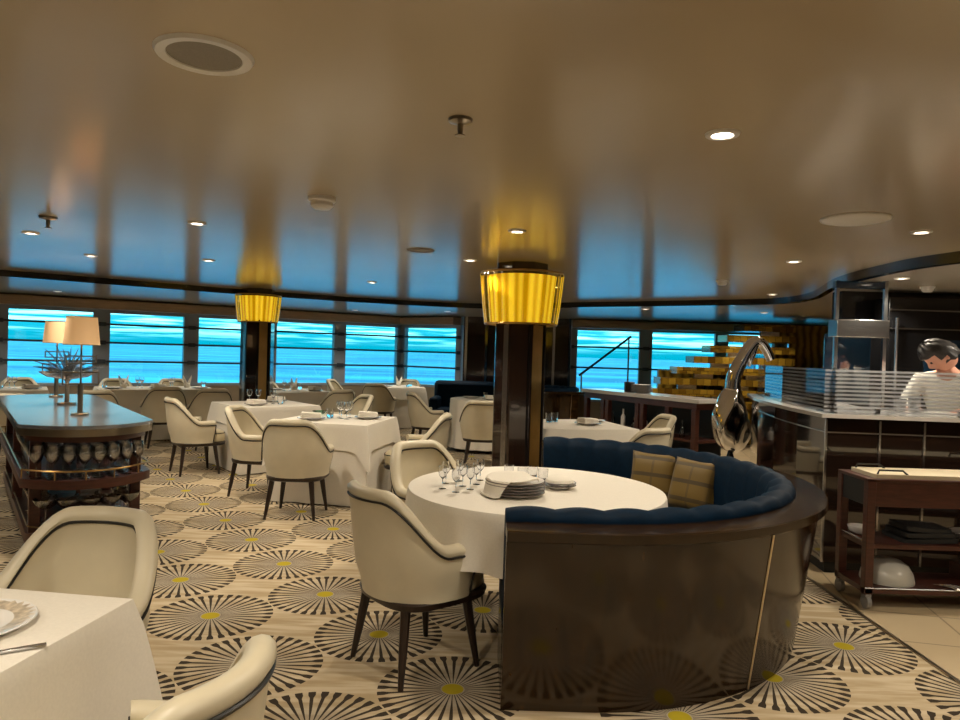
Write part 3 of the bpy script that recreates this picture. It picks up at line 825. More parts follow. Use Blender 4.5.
# side plates at the right, with a folded napkin on them
for k in range(2): plate(.43, 3.62, ZT + k * .012, 'small white side plate in the low stack right of the plate stack', .085, 'side plates on the round table')
o = MB().lathe([(.075, 0), (.07, .012), (.05, .022), (.015, .028), (.001, .029)], n=24, cap1=False).build('folded_cloth_pad', M['napkin']); o.location = (.43, 3.62, ZT + .036); o.rotation_euler = (0, 0, .3)
tag(o, 'white folded cloth on top of the small side plates', 'napkin')
gp = [(-.17, 3.52), (-.10, 3.44), (-.07, 3.60), (-.16, 3.66), (-.03, 3.52), (.0, 3.66), (-.09, 3.74), (.02, 3.78)]
for x, y in gp: glass('wine', x, y, ZT, 'clear stemmed glass in the cluster left of the plate stack on the round table', 'glasses left on the round table', .56)
for x, y in ((.25, 3.80), (.31, 3.86), (.36, 3.78), (.18, 3.90)): glass('tumbler', x, y, ZT, 'clear water glass behind the plate stack on the round table', 'water glasses behind the plates', .75)
# --- lower left table
t = thing('charger_plate', 'pale decorated plate on the table at the lower left corner', 'plate', (-1.21, 1.66, ZT))
plate_mb(.15, .014).build('dish', M['china'], t)
MB().lathe([(.145, .0165), (.10, .0095)], n=36, cap0=False, cap1=False).build('patterned_border', pbr('beige_border', (.55, .47, .36), .3, var=.35, scale=60), t)
napkin(-1.27, 1.64, ZT + .016, 40, 'folded white napkin on the decorated plate at lower left', 'fold', .9)
kf = MB().box((0, 0, .004), (.018, .11, .003)).box((0, .11, .004), (.012, .09, .006)).build('table_knife', M['steel'], bevel=.001)
kf.location = (-1.09, 1.49, ZT); kf.rotation_euler = (0, 0, -1.0); tag(kf, 'steel knife near the edge of the lower left table', 'knife')
# --- settings on the other tables
def setting(cx, cy, deg, where, items):
    cx += .022
    cs, sn = math.cos(R(deg)), math.sin(R(deg))
    P = lambda a, b: (cx + a * cs - b * sn, cy + a * sn + b * cs)
    for it in items:
        x, y = P(it[1], it[2])
        if it[0] == 'plate': plate(x, y, ZT, 'white plate ' + it[3] + ' ' + where, .13)
        elif it[0] == 'nap': napkin(x, y, ZT + (.02 if len(it) > 4 else 0), deg + 20, 'folded white napkin ' + it[3] + ' ' + where)
        elif it[0] == 'ear': napkin(x, y, ZT, deg + 35, 'standing folded napkin with two points ' + it[3] + ' ' + where, 'ear')
        elif it[0] == 'wine': glass('wine', x, y, ZT, 'clear wine glass on ' + where, 'wine glasses on ' + where, .8)
        elif it[0] == 'water': glass('tumbler', x, y, ZT, 'clear water glass on ' + where, 'water glasses on ' + where)
        elif it[0] == 'bowl':
            o = MB().lathe([(.03, 0), (.06, .012), (.075, .035), (.072, .036), (.055, .016), (.001, .008)], n=24, cap1=False).build('small_bowl', M['greenglass']); o.location = (x, y, ZT)
            tag(o, 'pale green glass bowl ' + it[3] + ' ' + where, 'bowl')
setting(-1.40, 6.86, -10, 'the middle square table', [('plate', -.18, -.22, 'at the front of'), ('nap', -.18, -.22, 'at the front of', 1), ('plate', .27, .12, 'at the right of'), ('nap', .27, .12, 'at the right of', 1),
    ('wine', .03, .02, ''), ('wine', .08, .12, ''), ('wine', -.03, .12, ''), ('wine', .1, -.02, ''), ('water', -.08, .0, ''), ('bowl', -.33, .33, 'on the far left of')])
setting(-2.58, 8.40, 40, 'the square table before the farther column', [('plate', -.2, -.2, 'at the front of'), ('plate', .22, .2, 'at the back of'), ('nap', -.2, -.2, 'on the front plate of', 1), ('nap', .22, .2, 'on the back plate of', 1),
    ('wine', -.05, .1, ''), ('wine', -.14, .15, ''), ('wine', .05, -.1, ''), ('water', .12, -.15, '')])
setting(-4.95, 10.68, 33, 'the long window table', [('ear', -.45, .0, 'at the left of'), ('ear', .45, .05, 'at the right of'), ('plate', -.6, -.2, 'at the left of'), ('plate', .0, -.2, 'in the middle of'), ('plate', .6, -.2, 'at the right of'),
    ('nap', .0, -.2, 'in the middle of', 1), ('wine', -.25, .1, ''), ('wine', -.2, .0, ''), ('wine', .25, .1, ''), ('wine', .2, 0, ''), ('water', -.7, 0, ''), ('water', .7, .1, '')])
setting(-2.95, 11.05, 40, 'the table behind the farther column', [('ear', .05, .1, 'in the middle of'), ('plate', -.2, .2, 'at the left of'), ('plate', .25, -.22, 'at the right of'), ('nap', .25, -.22, 'at the right of', 1), ('wine', -.1, -.1, ''), ('wine', -.18, -.05, ''), ('water', .2, .2, '')])
setting(-1.62, 13.25, 20, 'the far corner table', [('ear', .1, .1, 'in the middle of'), ('plate', -.2, -.1, 'at the left of'), ('water', .3, 0, ''), ('water', .2, -.2, '')])
setting(.95, 7.05, 14, 'the square table beyond the banquette', [('plate', .1, -.1, 'in the middle of'), ('nap', .1, -.1, 'on the plate of', 1), ('plate', .28, .2, 'at the back of'), ('water', -.22, .15, ''), ('water', -.14, .2, ''), ('water', -.3, .2, '')])
setting(.06, 10.4, 0, 'the far round table', [('plate', .1, -.2, 'at the front of'), ('nap', .1, -.2, 'on the plate of', 1), ('plate', -.2, .1, 'at the back of'), ('water', .02, .1, '')])
setting(-6.75, 9.48, 33, 'the window table behind the lamps', [('plate', .1, -.2, 'in the middle of'), ('plate', .55, -.2, 'at the right of'), ('nap', .55, -.2, 'on the right plate of', 1), ('ear', -.1, .1, 'at the back of'), ('wine', .3, .1, ''), ('wine', .36, .0, ''), ('water', .2, 0, '')])

# ================================================================== CURVED BANQUETTE
def banquette(name, label, cx, cy, RAD, a0, a1, straight, h, nch, rot=0, leanb=.10, seat=True):
    t = thing(name, label, 'sofa', (cx, cy, 0), rot)
    n = 90
    def path(r):      # local: near arm straight (towards -x) then arc from -90 deg round to a1
        pts = []
        ns = 10
        for k in range(ns): pts.append((-straight * (1 - k / ns), -r))
        for k in range(n + 1):
            a = R(a0 + (a1 - a0) * k / n); pts.append((r * math.cos(a), r * math.sin(a)))
        return pts
    def sweep(sec, closed=True):   # sec: list of (r, z)
        ps = [path(r) for r, z in sec]; rs = []
        for i in range(len(ps[0])): rs.append([(ps[j][i][0], ps[j][i][1], sec[j][1]) for j in range(len(sec))])
        return MB().rings(rs, True, True, True)
    sweep([(RAD - .035, h - .04), (RAD - .035 - leanb, 0.0), (RAD - .09 - leanb, 0.0), (RAD - .09, h - .04)]).build('outer_shell', M['gloss_wood'], t, ang=30)
    sweep([(RAD, h - .004), (RAD - .006, h), (RAD - .20, h), (RAD - .20, h - .045), (RAD - .006, h - .045), (RAD, h - .04)]).build('ledge', M['gloss_wood'], t, ang=30)
    # vertical metal inlays
    for a in (-55, -10, 40):
        q = R(a); r0 = RAD - .033; r1 = RAD - .033 - leanb
        MB().tube([(r0 * math.cos(q), r0 * math.sin(q), h - .045), (r1 * math.cos(q), r1 * math.sin(q), 0.005)], .0045, 6).build('metal_inlay', M['inlay'], t)
    # channelled cushion
    ro, th = RAD - .155, .125
    L = straight + (a1 - a0) / 180 * PI * ro
    P = path(1.0); rs = []; tot = []
    N = nch * 10; top = h + .055
    for i in range(N + 1):
        s = L * i / N; f = abs(math.sin(PI * nch * s / L)); bl = .016 * f; 
        if s < straight: base = lambda r, s=s: (-(straight - s), -r)
        else:
            a = R(a0) + (s - straight) / ro; base = lambda r, a=a: (r * math.cos(a), r * math.sin(a))
        tp = top - .012 * (1 - f); sec = [(ro, h - .01), (ro + .006, tp - .04), (ro - .012, tp - .012), (ro - .04, tp), (ro - th * .6, tp - .004), (ro - th + .02 - bl, tp - .025), (ro - th - bl, tp - .07), (ro - th - bl - .015, .62), (ro - th - bl - .02, .44), (ro - .02, .40)]
        rs.append([(*base(r), z) for r, z in sec])
    MB().rings(rs, True, True, True).build('back_cushion', M['teal'], t, ang=70)
    if seat:
        sweep([(ro - .10, .30), (ro - .10, .42), (ro - .14, .435), (ro - .50, .435), (ro - .535, .42), (ro - .54, .30)]).build('seat_cushion', M['teal'], t, ang=40)
        sweep([(ro - .06, 0.0), (ro - .06, .30), (ro - .50, .30), (ro - .48, 0.0)]).build('seat_base', M['gloss_wood'], t, ang=30)
    return t
banquette('curved_banquette', 'curved teal velvet banquette with glossy dark wood back around the round table', .465, 4.14, 1.45, -90, 88, .34, .763, 21)
def pillow(x, y, z, rz, tilt, label):
    mb = MB(); n = 14; vs = []; fs = []
    wdt, hgt, tk = .36, .36, .075
    for sd in (1, -1):
        for i in range(n + 1):
            for j in range(n + 1):
                u = -1 + 2 * i / n; v = -1 + 2 * j / n
                f = (1 - u ** 4) * (1 - v ** 4); pin = 1 - .07 * (1 - abs(u) ** 2) * abs(v) ** 3; pin2 = 1 - .07 * (1 - abs(v) ** 2) * abs(u) ** 3
                vs.append((u * wdt / 2 * pin2, sd * tk * f ** .6, v * hgt / 2 * pin))
    m = (n + 1) ** 2
    for sd in range(2):
        for i in range(n):
            for j in range(n): fs.append(tuple(sd * m + q for q in (i * (n + 1) + j, (i + 1) * (n + 1) + j, (i + 1) * (n + 1) + j + 1, i * (n + 1) + j + 1)))
    o = mb.add(vs, fs).build('throw_pillow', M['plaid'], ang=80)
    import bmesh
    bm = bmesh.new(); bm.from_mesh(o.data); bmesh.ops.remove_doubles(bm, verts=bm.verts, dist=.0005); bmesh.ops.recalc_face_normals(bm, faces=bm.faces); bm.to_mesh(o.data); bm.free()
    o.location = (x, y, z); o.rotation_euler = (tilt, 0, rz); tag(o, label, 'pillow', 'mustard throw pillows')
pillow(1.25, 4.93, .60, R(-35), R(-16), 'mustard striped pillow on the banquette, the left one nearer the table')
pillow(1.45, 4.66, .60, R(-52), R(-18), 'mustard plaid pillow on the banquette, the right one overlapping the other')

# far sofas
t = thing('teal_sofa', 'dark teal sofa against the dark panels behind the far round table', 'sofa', (-.12, 12.55, 0), R(-4))
MB().box((0, 0, .23), (1.45, .7, .40)).build('seat_base', M['teal'], t, bevel=.04)
MB().box((0, .32, .55), (1.45, .2, .72)).build('backrest', M['teal'], t, bevel=.07)
for s in (-1, 1): MB().box((s * .66, 0, .42), (.16, .7, .42)).build('armrest', M['teal'], t, bevel=.05)
for sx_ in (-1, 1):
    for sy_ in (-1, 1): MB().box((sx_ * .6, sy_ * .28, .02), (.05, .05, .05)).build('foot', M['wood_leg'], t)
banquette('curved_booth', 'small curved booth with teal top and dark wood shell left of the service counter', 1.08, 12.1, .80, -90, 80, .30, .84, 14, 0, .03, True)

# ================================================================== GLASS STATION (left)
AX = Vector((-.60, .80)).normalized(); PR = Vector((AX.y, -AX.x))
SX0 = Vector((-2.72, 4.89))       # middle of the near end
SRZ = math.atan2(AX.y, AX.x)       # local +x runs away from the camera
def st_poly(w, off=0, L=2.75, bul=.26, n=18):
    pts = []
    for k in range(n + 1):
        v = -1 + 2 * k / n; pts.append((-bul * (1 - abs(v) ** 2.2) + off, v * w / 2))
    pts = pts[::-1]
    for k in range(n + 1):
        v = -1 + 2 * k / n; pts.append((L - off + .2 * (1 - v * v), v * w / 2))
    return pts
st = thing('glassware_station', 'dark wooden glassware station with rounded end and metal top at left', 'sideboard', (SX0.x, SX0.y, 0), SRZ)
MB().prism(st_poly(.82), .805, .855).build('metal_edge', M['nickel'], st, ang=50)
MB().prism(st_poly(.83, -.005), .855, .88).build('worktop', M['stationtop'], st, ang=50)
MB().prism(st_poly(.74, .03), .765, .805).build('top_frame', M['red_wood'], st, ang=50)
MB().prism(st_poly(.80, .0), .455, .515).build('upper_shelf', M['red_wood'], st, ang=50)
MB().prism(st_poly(.72, .03), .06, .14).build('lower_shelf', M['red_wood'], st, ang=50)
MB().prism(st_poly(.62, .10), .0, .06).build('plinth', M['matte_black'], st, ang=50)
for (u, v) in ((.06, .31), (.06, -.31), (1.35, .33), (1.35, -.33), (2.65, .31), (2.65, -.31)):
    MB().box((u, v, .45), (.07, .07, .64)).build('post', M['red_wood'], st, bevel=.006)
MB().box((1.45, 0, .45), (2.0, .03, .62)).build('centre_panel', M['red_wood'], st)
pl = st_poly(.78, .012)
MB().tube([(a, b, .575) for a, b in pl], .006, 6, True).build('gallery_rail', M['brass'], st)
for k in range(0, len(pl), 4): MB().tube([(pl[k][0], pl[k][1], .515), (pl[k][0], pl[k][1], .575)], .005, 6).build('rail_post', M['brass'], st)
MB().tube([(a, b, .185) for a, b in st_poly(.70, .035)], .005, 6, True).build('lower_rail', M['brass'], st)
def SW(u, v): p = SX0 + AX * u + Vector((-AX.y, AX.x)) * v; return p.x, p.y
for i in range(5):
    for j in range(8):
        v = -.31 + .62 * j / 7; u = -.22 * (1 - abs(v / .38) ** 2.2) + .045 + .088 * i
        if abs(v) > .24 and .0 < u < .14: continue
        x, y = SW(u, v); glass('wine', x, y, .515, 'upright wine glass crowded on the upper shelf of the glassware station', 'wine glasses on the upper shelf', 1.08)
for sg in (1, -1):
    for i in range(14):
        x, y = SW(.16 + .088 * i, sg * .31); glass('wine', x, y, .515, 'wine glass along the %s long side of the glassware station' % ('left' if sg > 0 else 'right'), 'wine glasses along the %s side of the station' % ('left' if sg > 0 else 'right'), 1.08)
for i in range(2):
    for j in range(5):
        v = -.25 + .5 * j / 4; u = -.17 * (1 - abs(v / .36) ** 2.2) + .06 + .14 * i
        if abs(v) > .22 and .0 < u < .14: continue
        x, y = SW(u, v); glass('coupe', x, y, .14, 'wide coupe glass on the lower shelf of the glassware station', 'coupe glasses on the lower shelf', 1.45)
for sg in (1, -1):
    for i in range(5):
        x, y = SW(.2 + .13 * i, sg * .27); glass('coupe', x, y, .14, 'coupe glass low on the %s long side of the station' % ('left' if sg > 0 else 'right'), 'coupe glasses low on the %s side' % ('left' if sg > 0 else 'right'), 1.35)
for u_, v_ in ((-.05, .0), (.02, .2), (.02, -.2), (.3, 0)):  # lamps added under the top to brighten the glasses
    L = bpy.data.lights.new('glass_fill_light', 'SPOT'); L.energy = 26; L.color = (1, .88, .74); L.spot_size = R(150); L.spot_blend = .5; L.shadow_soft_size = .01
    o = bpy.data.objects.new('glass_fill_light', L); COL.objects.link(o); o.parent = st; o.location = (u_, v_, .757)
    MB().lathe([(.001, .752), (.018, .752), (.02, .766)], (u_, v_, 0), 16, cap0=False, cap1=False).build('fill_light_disc', M['steel'], st)
def table_lamp(x, y, label):
    t = thing('table_lamp', label, 'lamp', (x, y, .88), SRZ + R(90), 'table lamps on the station')
    MB().lathe([(.062, 0), (.062, .010), (.058, .014), (.02, .018)], n=28).build('base', M['nickel'], t)
    MB().lathe([(.019, .014), (.019, .235)], n=16).build('thick_stem', M['nickel'], t)
    MB().lathe([(.007, .235), (.007, .57)], n=10).build('thin_stem', M['nickel'], t)
    for z, ww, hh in ((.42, .20, .055), (.28, .24, .09)):
        fr = MB()
        for s in (-1, 1):
            fr.box((s * ww / 2, 0, z), (.010, .012, hh)); fr.box((0, 0, z + s * hh / 2), (ww + .010, .012, .010))
        fr.build('open_frame', M['nickel'], t, smooth=False)
    MB().lathe([(.125, .535), (.105, .745)], n=36, cap0=False, cap1=False).build('lamp_shade', M['shade'], t)
    for z, r in ((.535, .125), (.745, .105)): MB().tube([(r * math.cos(2 * PI * k / 36), r * math.sin(2 * PI * k / 36), z) for k in range(36)], .003, 5, True).build('shade_ring', M['brass'], t)
    L = bpy.data.lights.new('bulb_light', 'POINT'); L.energy = 3; L.color = (1, .68, .36); L.shadow_soft_size = .03
    o = bpy.data.objects.new('bulb_light', L); COL.objects.link(o); o.parent = t; o.location = (0, 0, .64)
table_lamp(-3.03, 5.32, 'lit table lamp with beige shade, the nearer on the glassware station')
table_lamp(-4.20, 6.95, 'lit table lamp with beige shade, the farther on the glassware station')
t = thing('crystal_centrepiece', 'clear spiky crystal arrangement on a metal stand between the two table lamps', 'centrepiece', (-3.62, 6.15, .88))
MB().lathe([(.075, 0), (.075, .014), (.02, .02), (.016, .20), (.03, .22)], n=24).build('stand', M['nickel'], t)
MB().lathe([(.03, .22), (.16, .245), (.22, .285), (.216, .288), (.15, .255), (.001, .235)], n=36, cap0=False, cap1=False).build('glass_dish', M['crystal'], t)
rr = random.Random(4)
for k in range(40):
    a = rr.uniform(0, 2 * PI); el = rr.uniform(.15, 1.35); ln = rr.uniform(.18, .34)
    d = Vector((math.cos(a) * math.cos(el), math.sin(a) * math.cos(el), math.sin(el) * .8)); p0 = Vector((0, 0, .25)) + d * .03; p1 = p0 + d * ln
    MB().tube([p0, (p0 + p1) / 2 + Vector((0, 0, .02)), p1], [.007, .010, .002], 5).build('crystal_spike', M['crystal'], t)

# ================================================================== SERVICE COUNTER, STAIRCASE, RAIL
CA, CB = Vector((1.58, 10.5)), Vector((2.66, 8.55))
cd = (CB - CA).normalized(); cL = (CB - CA).length; crz = math.atan2(cd.y, cd.x)
sc_ = thing('service_counter', 'long narrow service counter with pale stone top and open dark shelves', 'counter', (CA.x, CA.y, 0), crz)
MB().box((cL / 2, .22, .925), (cL + .1, .48, .05)).build('stone_top', M['stone'], sc_, bevel=.006)
MB().box((cL / 2, .22, .86), (cL, .42, .08)).build('apron', M['red_wood'], sc_)
MB().box((cL / 2, .24, .42), (cL, .38, .03)).build('shelf', M['red_wood'], sc_)
MB().box((cL / 2, .24, .10), (cL, .38, .03)).build('shelf', M['red_wood'], sc_)
for u in (.03, .42, .52, 1.15, 1.25, 1.72, 2.18):
    MB().box((u, .04, .41), (.07, .07, .82)).build('post', M['red_wood'], sc_, bevel=.005)
MB().box((cL / 2, .44, .45), (cL, .02, .8)).build('back_panel', M['matte_black'], sc_)
def CW(u, v): p = CA + cd * u + Vector((-cd.y, cd.x)) * v; return p.x, p.y
x, y = CW(.75, .22)
o = MB().box((0, 0, .07), (.13, .12, .14)).build('black_box', M['matte_black'], bevel=.01); o.location = (x, y, .95); tag(o, 'small black box on the service counter', 'box')
for k in range(7):
    x, y = CW(1.0, .22); plate(x, y, .95 + k * .016, 'white plate in the stack on the service counter', .15, 'plates stacked on the service counter')
for k in range(9):
    x, y = CW(.2 + .23 * k, .2)
    hh = .16 + .05 * (k % 3)
    o = MB().lathe([(.03, 0), (.034, .01), (.034, hh * .6), (.012, hh * .75), (.012, hh), (.014, hh + .005)], n=14).build('bottle', M['glass'] if k % 2 else M['china']); o.location = (x, y, .435)
    tag(o, '%s on the shelf beneath the service counter' % ('clear bottle' if k % 2 else 'white bottle'), 'bottle', '%s bottles under the counter' % ('clear' if k % 2 else 'white'))
# staircase with mosaic treads
sw = thing('staircase', 'golden mosaic staircase rising to the right behind the chrome sculpture', 'stairs', (0, 0, 0))
for i in range(-3, 7):
    zt_ = .955 + .178 * i; x0 = 2.64 + .262 * max(i, -1.5)
    ln = min(2.1, 5.05 - x0)
    MB().box((x0 + ln / 2, 11.45, zt_ - .055), (ln, .45, .11)).build('mosaic_step', M['mosaic'], sw, smooth=False)
    for k in range(3):
        if .45 + k * .42 > ln - .1: continue
        MB().box((x0 + .45 + k * .42, 11.32, zt_ - .145), (.30, .06, .068)).build('lit_gap_block', M['stone'] if k != 1 else M['crystal'], sw, smooth=False)  # pale blocks put in for the white lit gaps between steps
MB().box((4.75, 12.0, .62), (3.4, .1, 1.24)).build('back_stringer', M['goldplank'], sw, smooth=False)
S(MB().box((6.25, 12.45, 1.045), (2.1, .12, 2.09)).build('wall_onyx', M['goldplank'], smooth=False))
hr = thing('handrail', 'slanting dark handrail in front of the bright window left of the staircase', 'handrail', (0, 0, 0))
MB().tube([(1.93, 13.6, 1.05), (2.92, 13.6, 1.84)], .022, 8).build('rail', M['matte_black'], hr)
for x_, z_ in ((1.98, 1.09), (2.88, 1.81)): MB().tube([(x_, 13.6, 0), (x_, 13.6, z_)], .016, 8).build('rail_post', M['steel'], hr)

# ================================================================== CHROME SCULPTURE
cs_ = thing('chrome_sculpture', 'tall chrome teardrop sculpture with arched neck at the end of the bar', 'sculpture', (2.84, 7.85, 0))
MB().lathe([(.16, 0), (.16, .02), (.05, .05), (.04, .36), (.02, .44)], n=28).build('pedestal', M['black'], cs_)
rs = []
for k in range(25):
    t_ = k / 24; z = .40 + .86 * t_
    r = .21 * math.sin(PI * min(1, t_ ** .72)) ** .75 * (1 - .25 * t_) + .012
    ox = .04 - .17 * math.sin(PI * t_) * .35
    row = []
    for j in range(40):
        a = 2 * PI * j / 40; q = r * (1 + .10 * math.sin(3 * a + 7 * t_) + .06 * math.sin(6 * a - 11 * t_))
        row.append((ox + q * math.cos(a), q * .8 * math.sin(a), z))
    rs.append(row)
MB().rings(rs).build('belly', M['chrome'], cs_, ang=80)
pts = [(-.0, 0, 1.12), (.02, 0, 1.28), (.09, 0, 1.44), (.17, 0, 1.58), (.24, 0, 1.655), (.31, 0, 1.64), (.37, 0, 1.56), (.42, 0, 1.46)]
c3 = catmull([(p[0], p[2]) for p in pts], 5)
MB().tube([(p.x, 0, p.y) for p in c3], [.085 * (1 - .45 * k / len(c3)) for k in range(len(c3))], 14).build('neck', M['chrome'], cs_, ang=70)
MB().tube([(.24, .0, 1.64), (.20, -.03, 1.52), (.17, -.02, 1.38)], [.05, .04, .015], 12).build('inner_fold', M['chrome'], cs_, ang=70)

# ================================================================== BAR
F = [Vector(p) for p in ((7.9, 4.40), (5.0, 4.60), (2.39, 4.80), (2.42, 5.3), (2.50, 5.9), (2.64, 6.6), (2.87, 7.35))]
def offs(P, d):
    out = []
    for i, p in enumerate(P):
        a = P[max(i - 1, 0)]; b = P[min(i + 1, len(P) - 1)]; t1 = (p - a).normalized() if i else (b - p).normalized(); t2 = (b - p).normalized() if i < len(P) - 1 else t1
        n1 = Vector((t1.y, -t1.x)); n2 = Vector((t2.y, -t2.x)); m_ = (n1 + n2).normalized(); out.append(p + m_ * (d / max(.45, m_.dot(n1))))
    return out
def band(P, d0, d1, z0, z1):
    a = offs(P, d0); b = offs(P, d1)
    return MB().rings([[(p.x, p.y, z0), (p.x, p.y, z1), (q.x, q.y, z1), (q.x, q.y, z0)] for p, q in zip(a, b)])
# inside of the bar lies on the right hand of the path
sgn = 1 if offs(F, .1)[2].x > F[2].x else -1
br = thing('bar_counter', 'long glossy dark bar counter with metal strips and pale stone top', 'bar', (0, 0, 0))
band(F, 0, sgn * .06, .08, 1.074).build('front_panel', M['black'] if False else pbr('bar_panel', (.022, .012, .008), .08, coat=1.0), br, smooth=False)
band(F, sgn * .03, sgn * .08, 0, .08).build('kick_plate', M['matte_black'], br, smooth=False)
band(F, sgn * -.05, sgn * .62, 1.074, 1.10).build('countertop', M['stone'], br, smooth=False)
band(F, sgn * -.006, sgn * .0, .968, .978).build('horizontal_strip', M['steel'], br, smooth=False)
def strip(px, py):
    MB().box((px, py, .57), (.014, .014, .98)).build('vertical_strip', M['steel'], br, smooth=False)
strip(2.386, 4.795)
for x_ in (2.74, 3.03, 3.35, 3.67, 4.0): strip(x_, 4.80 - (x_ - 2.39) * .0766 - .004)
ig = band(F, sgn * .56, sgn * .62, .0, 1.074).build('inner_panel', M['steel'], br, smooth=False)
# glass guards on the counter
gA = offs(F, sgn * .06)
t = thing('glass_screen', 'striped frosted glass screen along the left side of the bar', 'glass screen', (0, 0, 0))
band(F[2:], sgn * .05, sgn * .062, 1.10, 1.405).build('striped_pane', M['stripeglass'], t, smooth=False)
for i in (2, 4, 6): MB().box((gA[i].x + .03, gA[i].y + .03, 1.12), (.03, .03, .04)).build('clamp', M['steel'], t)
t = thing('glass_screen', 'striped frosted glass screen along the front of the bar before the cook', 'glass screen', (0, 0, 0))
band(F[:3], sgn * .05, sgn * .062, 1.10, 1.405).build('striped_pane', M['stripeglass'], t, smooth=False)
MB().box((2.475, 4.875, 1.255), (.018, .018, .31)).build('dark_edge', M['matte_black'], t)
for x_ in (2.75, 3.3): MB().box((x_, 4.86 - (x_ - 2.39) * .0766, 1.12), (.03, .03, .04)).build('clamp', M['steel'], t)
# hood frame
hd = thing('hood_frame', 'stainless hood box between two slim posts above the bar', 'hood', (0, 0, 0))
for x_, y_ in ((3.14, 6.2), (3.54, 6.15)): MB().box((x_, y_, 1.09), (.03, .03, 2.18)).build('post', M['steel'], hd, smooth=False)
MB().box((3.335, 6.19, 1.755), (.46, .16, .155)).build('hood_box', M['steel'], hd, bevel=.006)
MB().box((3.345, 6.2, 2.14), (.46, .06, .06)).build('top_beam', M['blueglow'], hd, smooth=False)
MB().box((3.36, 6.42, 1.4), (.42, .02, .62)).build('back_glass', M['blueglow'], hd, smooth=False)
ov = thing('wall_oven', 'black built-in oven cabinet behind the cook', 'oven', (0, 0, 0))
MB().box((5.0, 6.92, 1.1), (2.1, .26, 2.0)).build('cabinet', M['black'], ov, bevel=.006)
MB().box((5.0, 6.78, 1.98), (2.1, .012, .014)).build('trim_line', M['steel'], ov, smooth=False)
MB().box((5.0, 6.78, 1.80), (2.1, .012, .014)).build('trim_line', M['steel'], ov, smooth=False)
MB().box((4.75, 6.78, 1.45), (.9, .012, .5)).build('oven_window', M['blueglow'], ov, smooth=False)
MB().tube([(4.0, 6.74, 1.2), (4.0, 6.74, 1.9)], .015, 8).build('handle', M['steel'], ov)

# ================================================================== THE COOK
def skin_obj(name, mat, verts, edges, radii, parent, root=0, sub=2):
    me = bpy.data.meshes.new(name); me.from_pydata(verts, edges, []); o = bpy.data.objects.new(name, me); COL.objects.link(o)
    me.materials.append(mat)
    sk = o.modifiers.new('skin', 'SKIN'); sk.use_smooth_shade = True
    for i, r in enumerate(radii):
        v = me.skin_vertices[0].data[i]; v.radius = r if isinstance(r, tuple) else (r, r); v.use_root = (i == root)
    ss_ = o.modifiers.new('sub', 'SUBSURF'); ss_.levels = sub; ss_.render_levels = sub
    o.parent = parent; return o
# local frame: +x = facing direction
ck = thing('person', 'person in a white jacket with dark hair bending over behind the bar', 'person', (3.93, 5.80, 0), R(225))
J = {'pel': (0, 0, .93), 'sp': (.06, 0, 1.12), 'ch': (.15, 0, 1.29), 'nk': (.235, 0, 1.43), 'hd0': (.27, 0, 1.49)}
V = []; E = []; RD = []
def av(p, r): V.append(p); RD.append(r); return len(V) - 1
def ae(*ids):
    for a, b in zip(ids, ids[1:]): E.append((a, b))
pel = av((0, 0, .93), (.12, .15)); sp = av((.06, 0, 1.10), (.11, .135)); chh = av((.15, 0, 1.27), (.115, .15)); nk0 = av((.225, 0, 1.40), .062); nk1 = av((.265, 0, 1.47), .055)
ae(pel, sp, chh, nk0, nk1)
for s in (-1, 1):
    sh = av((.17, s * .17, 1.33), .062); el = av((.22, s * .25, 1.08), .047); wr = av((.43, s * .16, 1.10), .030); hn = av((.50, s * .14, 1.11), .030)
    ae(chh, sh, el, wr, hn)
    hp = av((0, s * .09, .86), .09); kn = av((.03, s * .10, .48), .062); an = av((0, s * .10, .09), .042); to = av((.16, s * .11, .04), .035)
    ae(pel, hp, kn, an, to)
    for fi, (dy, ln) in enumerate(((-.026, .06), (-.009, .072), (.009, .068), (.025, .055))):
        a_ = av((.52, s * .14 + dy, 1.112), .0095); b_ = av((.52 + ln * .55, s * .14 + dy, 1.112), .0085); c_ = av((.52 + ln * .85, s * .14 + dy, 1.09), .008)
        ae(hn, a_, b_, c_)
    a_ = av((.46, s * .14 - s * .035, 1.105), .011); b_ = av((.505, s * .14 - s * .055, 1.10), .009); ae(hn, a_, b_)
skin_obj('body', M['skin'], V, E, RD, ck)
# jacket and trousers (clothing)
V, E, RD = [], [], []
pel = av((0, 0, .84), (.145, .175)); sp = av((.06, 0, 1.08), (.135, .16)); chh = av((.145, 0, 1.26), (.135, .17)); nk0 = av((.215, 0, 1.385), .078); ae(pel, sp, chh, nk0)
for s in (-1, 1):
    sh = av((.165, s * .18, 1.325), .080); el = av((.22, s * .265, 1.08), .062); wr = av((.40, s * .17, 1.10), .045); ae(chh, sh, el, wr)
skin_obj('white_jacket', M['jacket'], V, E, RD, ck)
V, E, RD = [], [], []
pel = av((0, 0, .90), (.13, .16)); 
for s in (-1, 1):
    hp = av((0, s * .09, .84), .105); kn = av((.03, s * .10, .48), .078); an = av((0, s * .10, .12), .06); ae(pel, hp, kn, an)
skin_obj('trousers', M['trousers'], V, E, RD, ck)
ck.scale = (1.12, 1.12, 1.0)
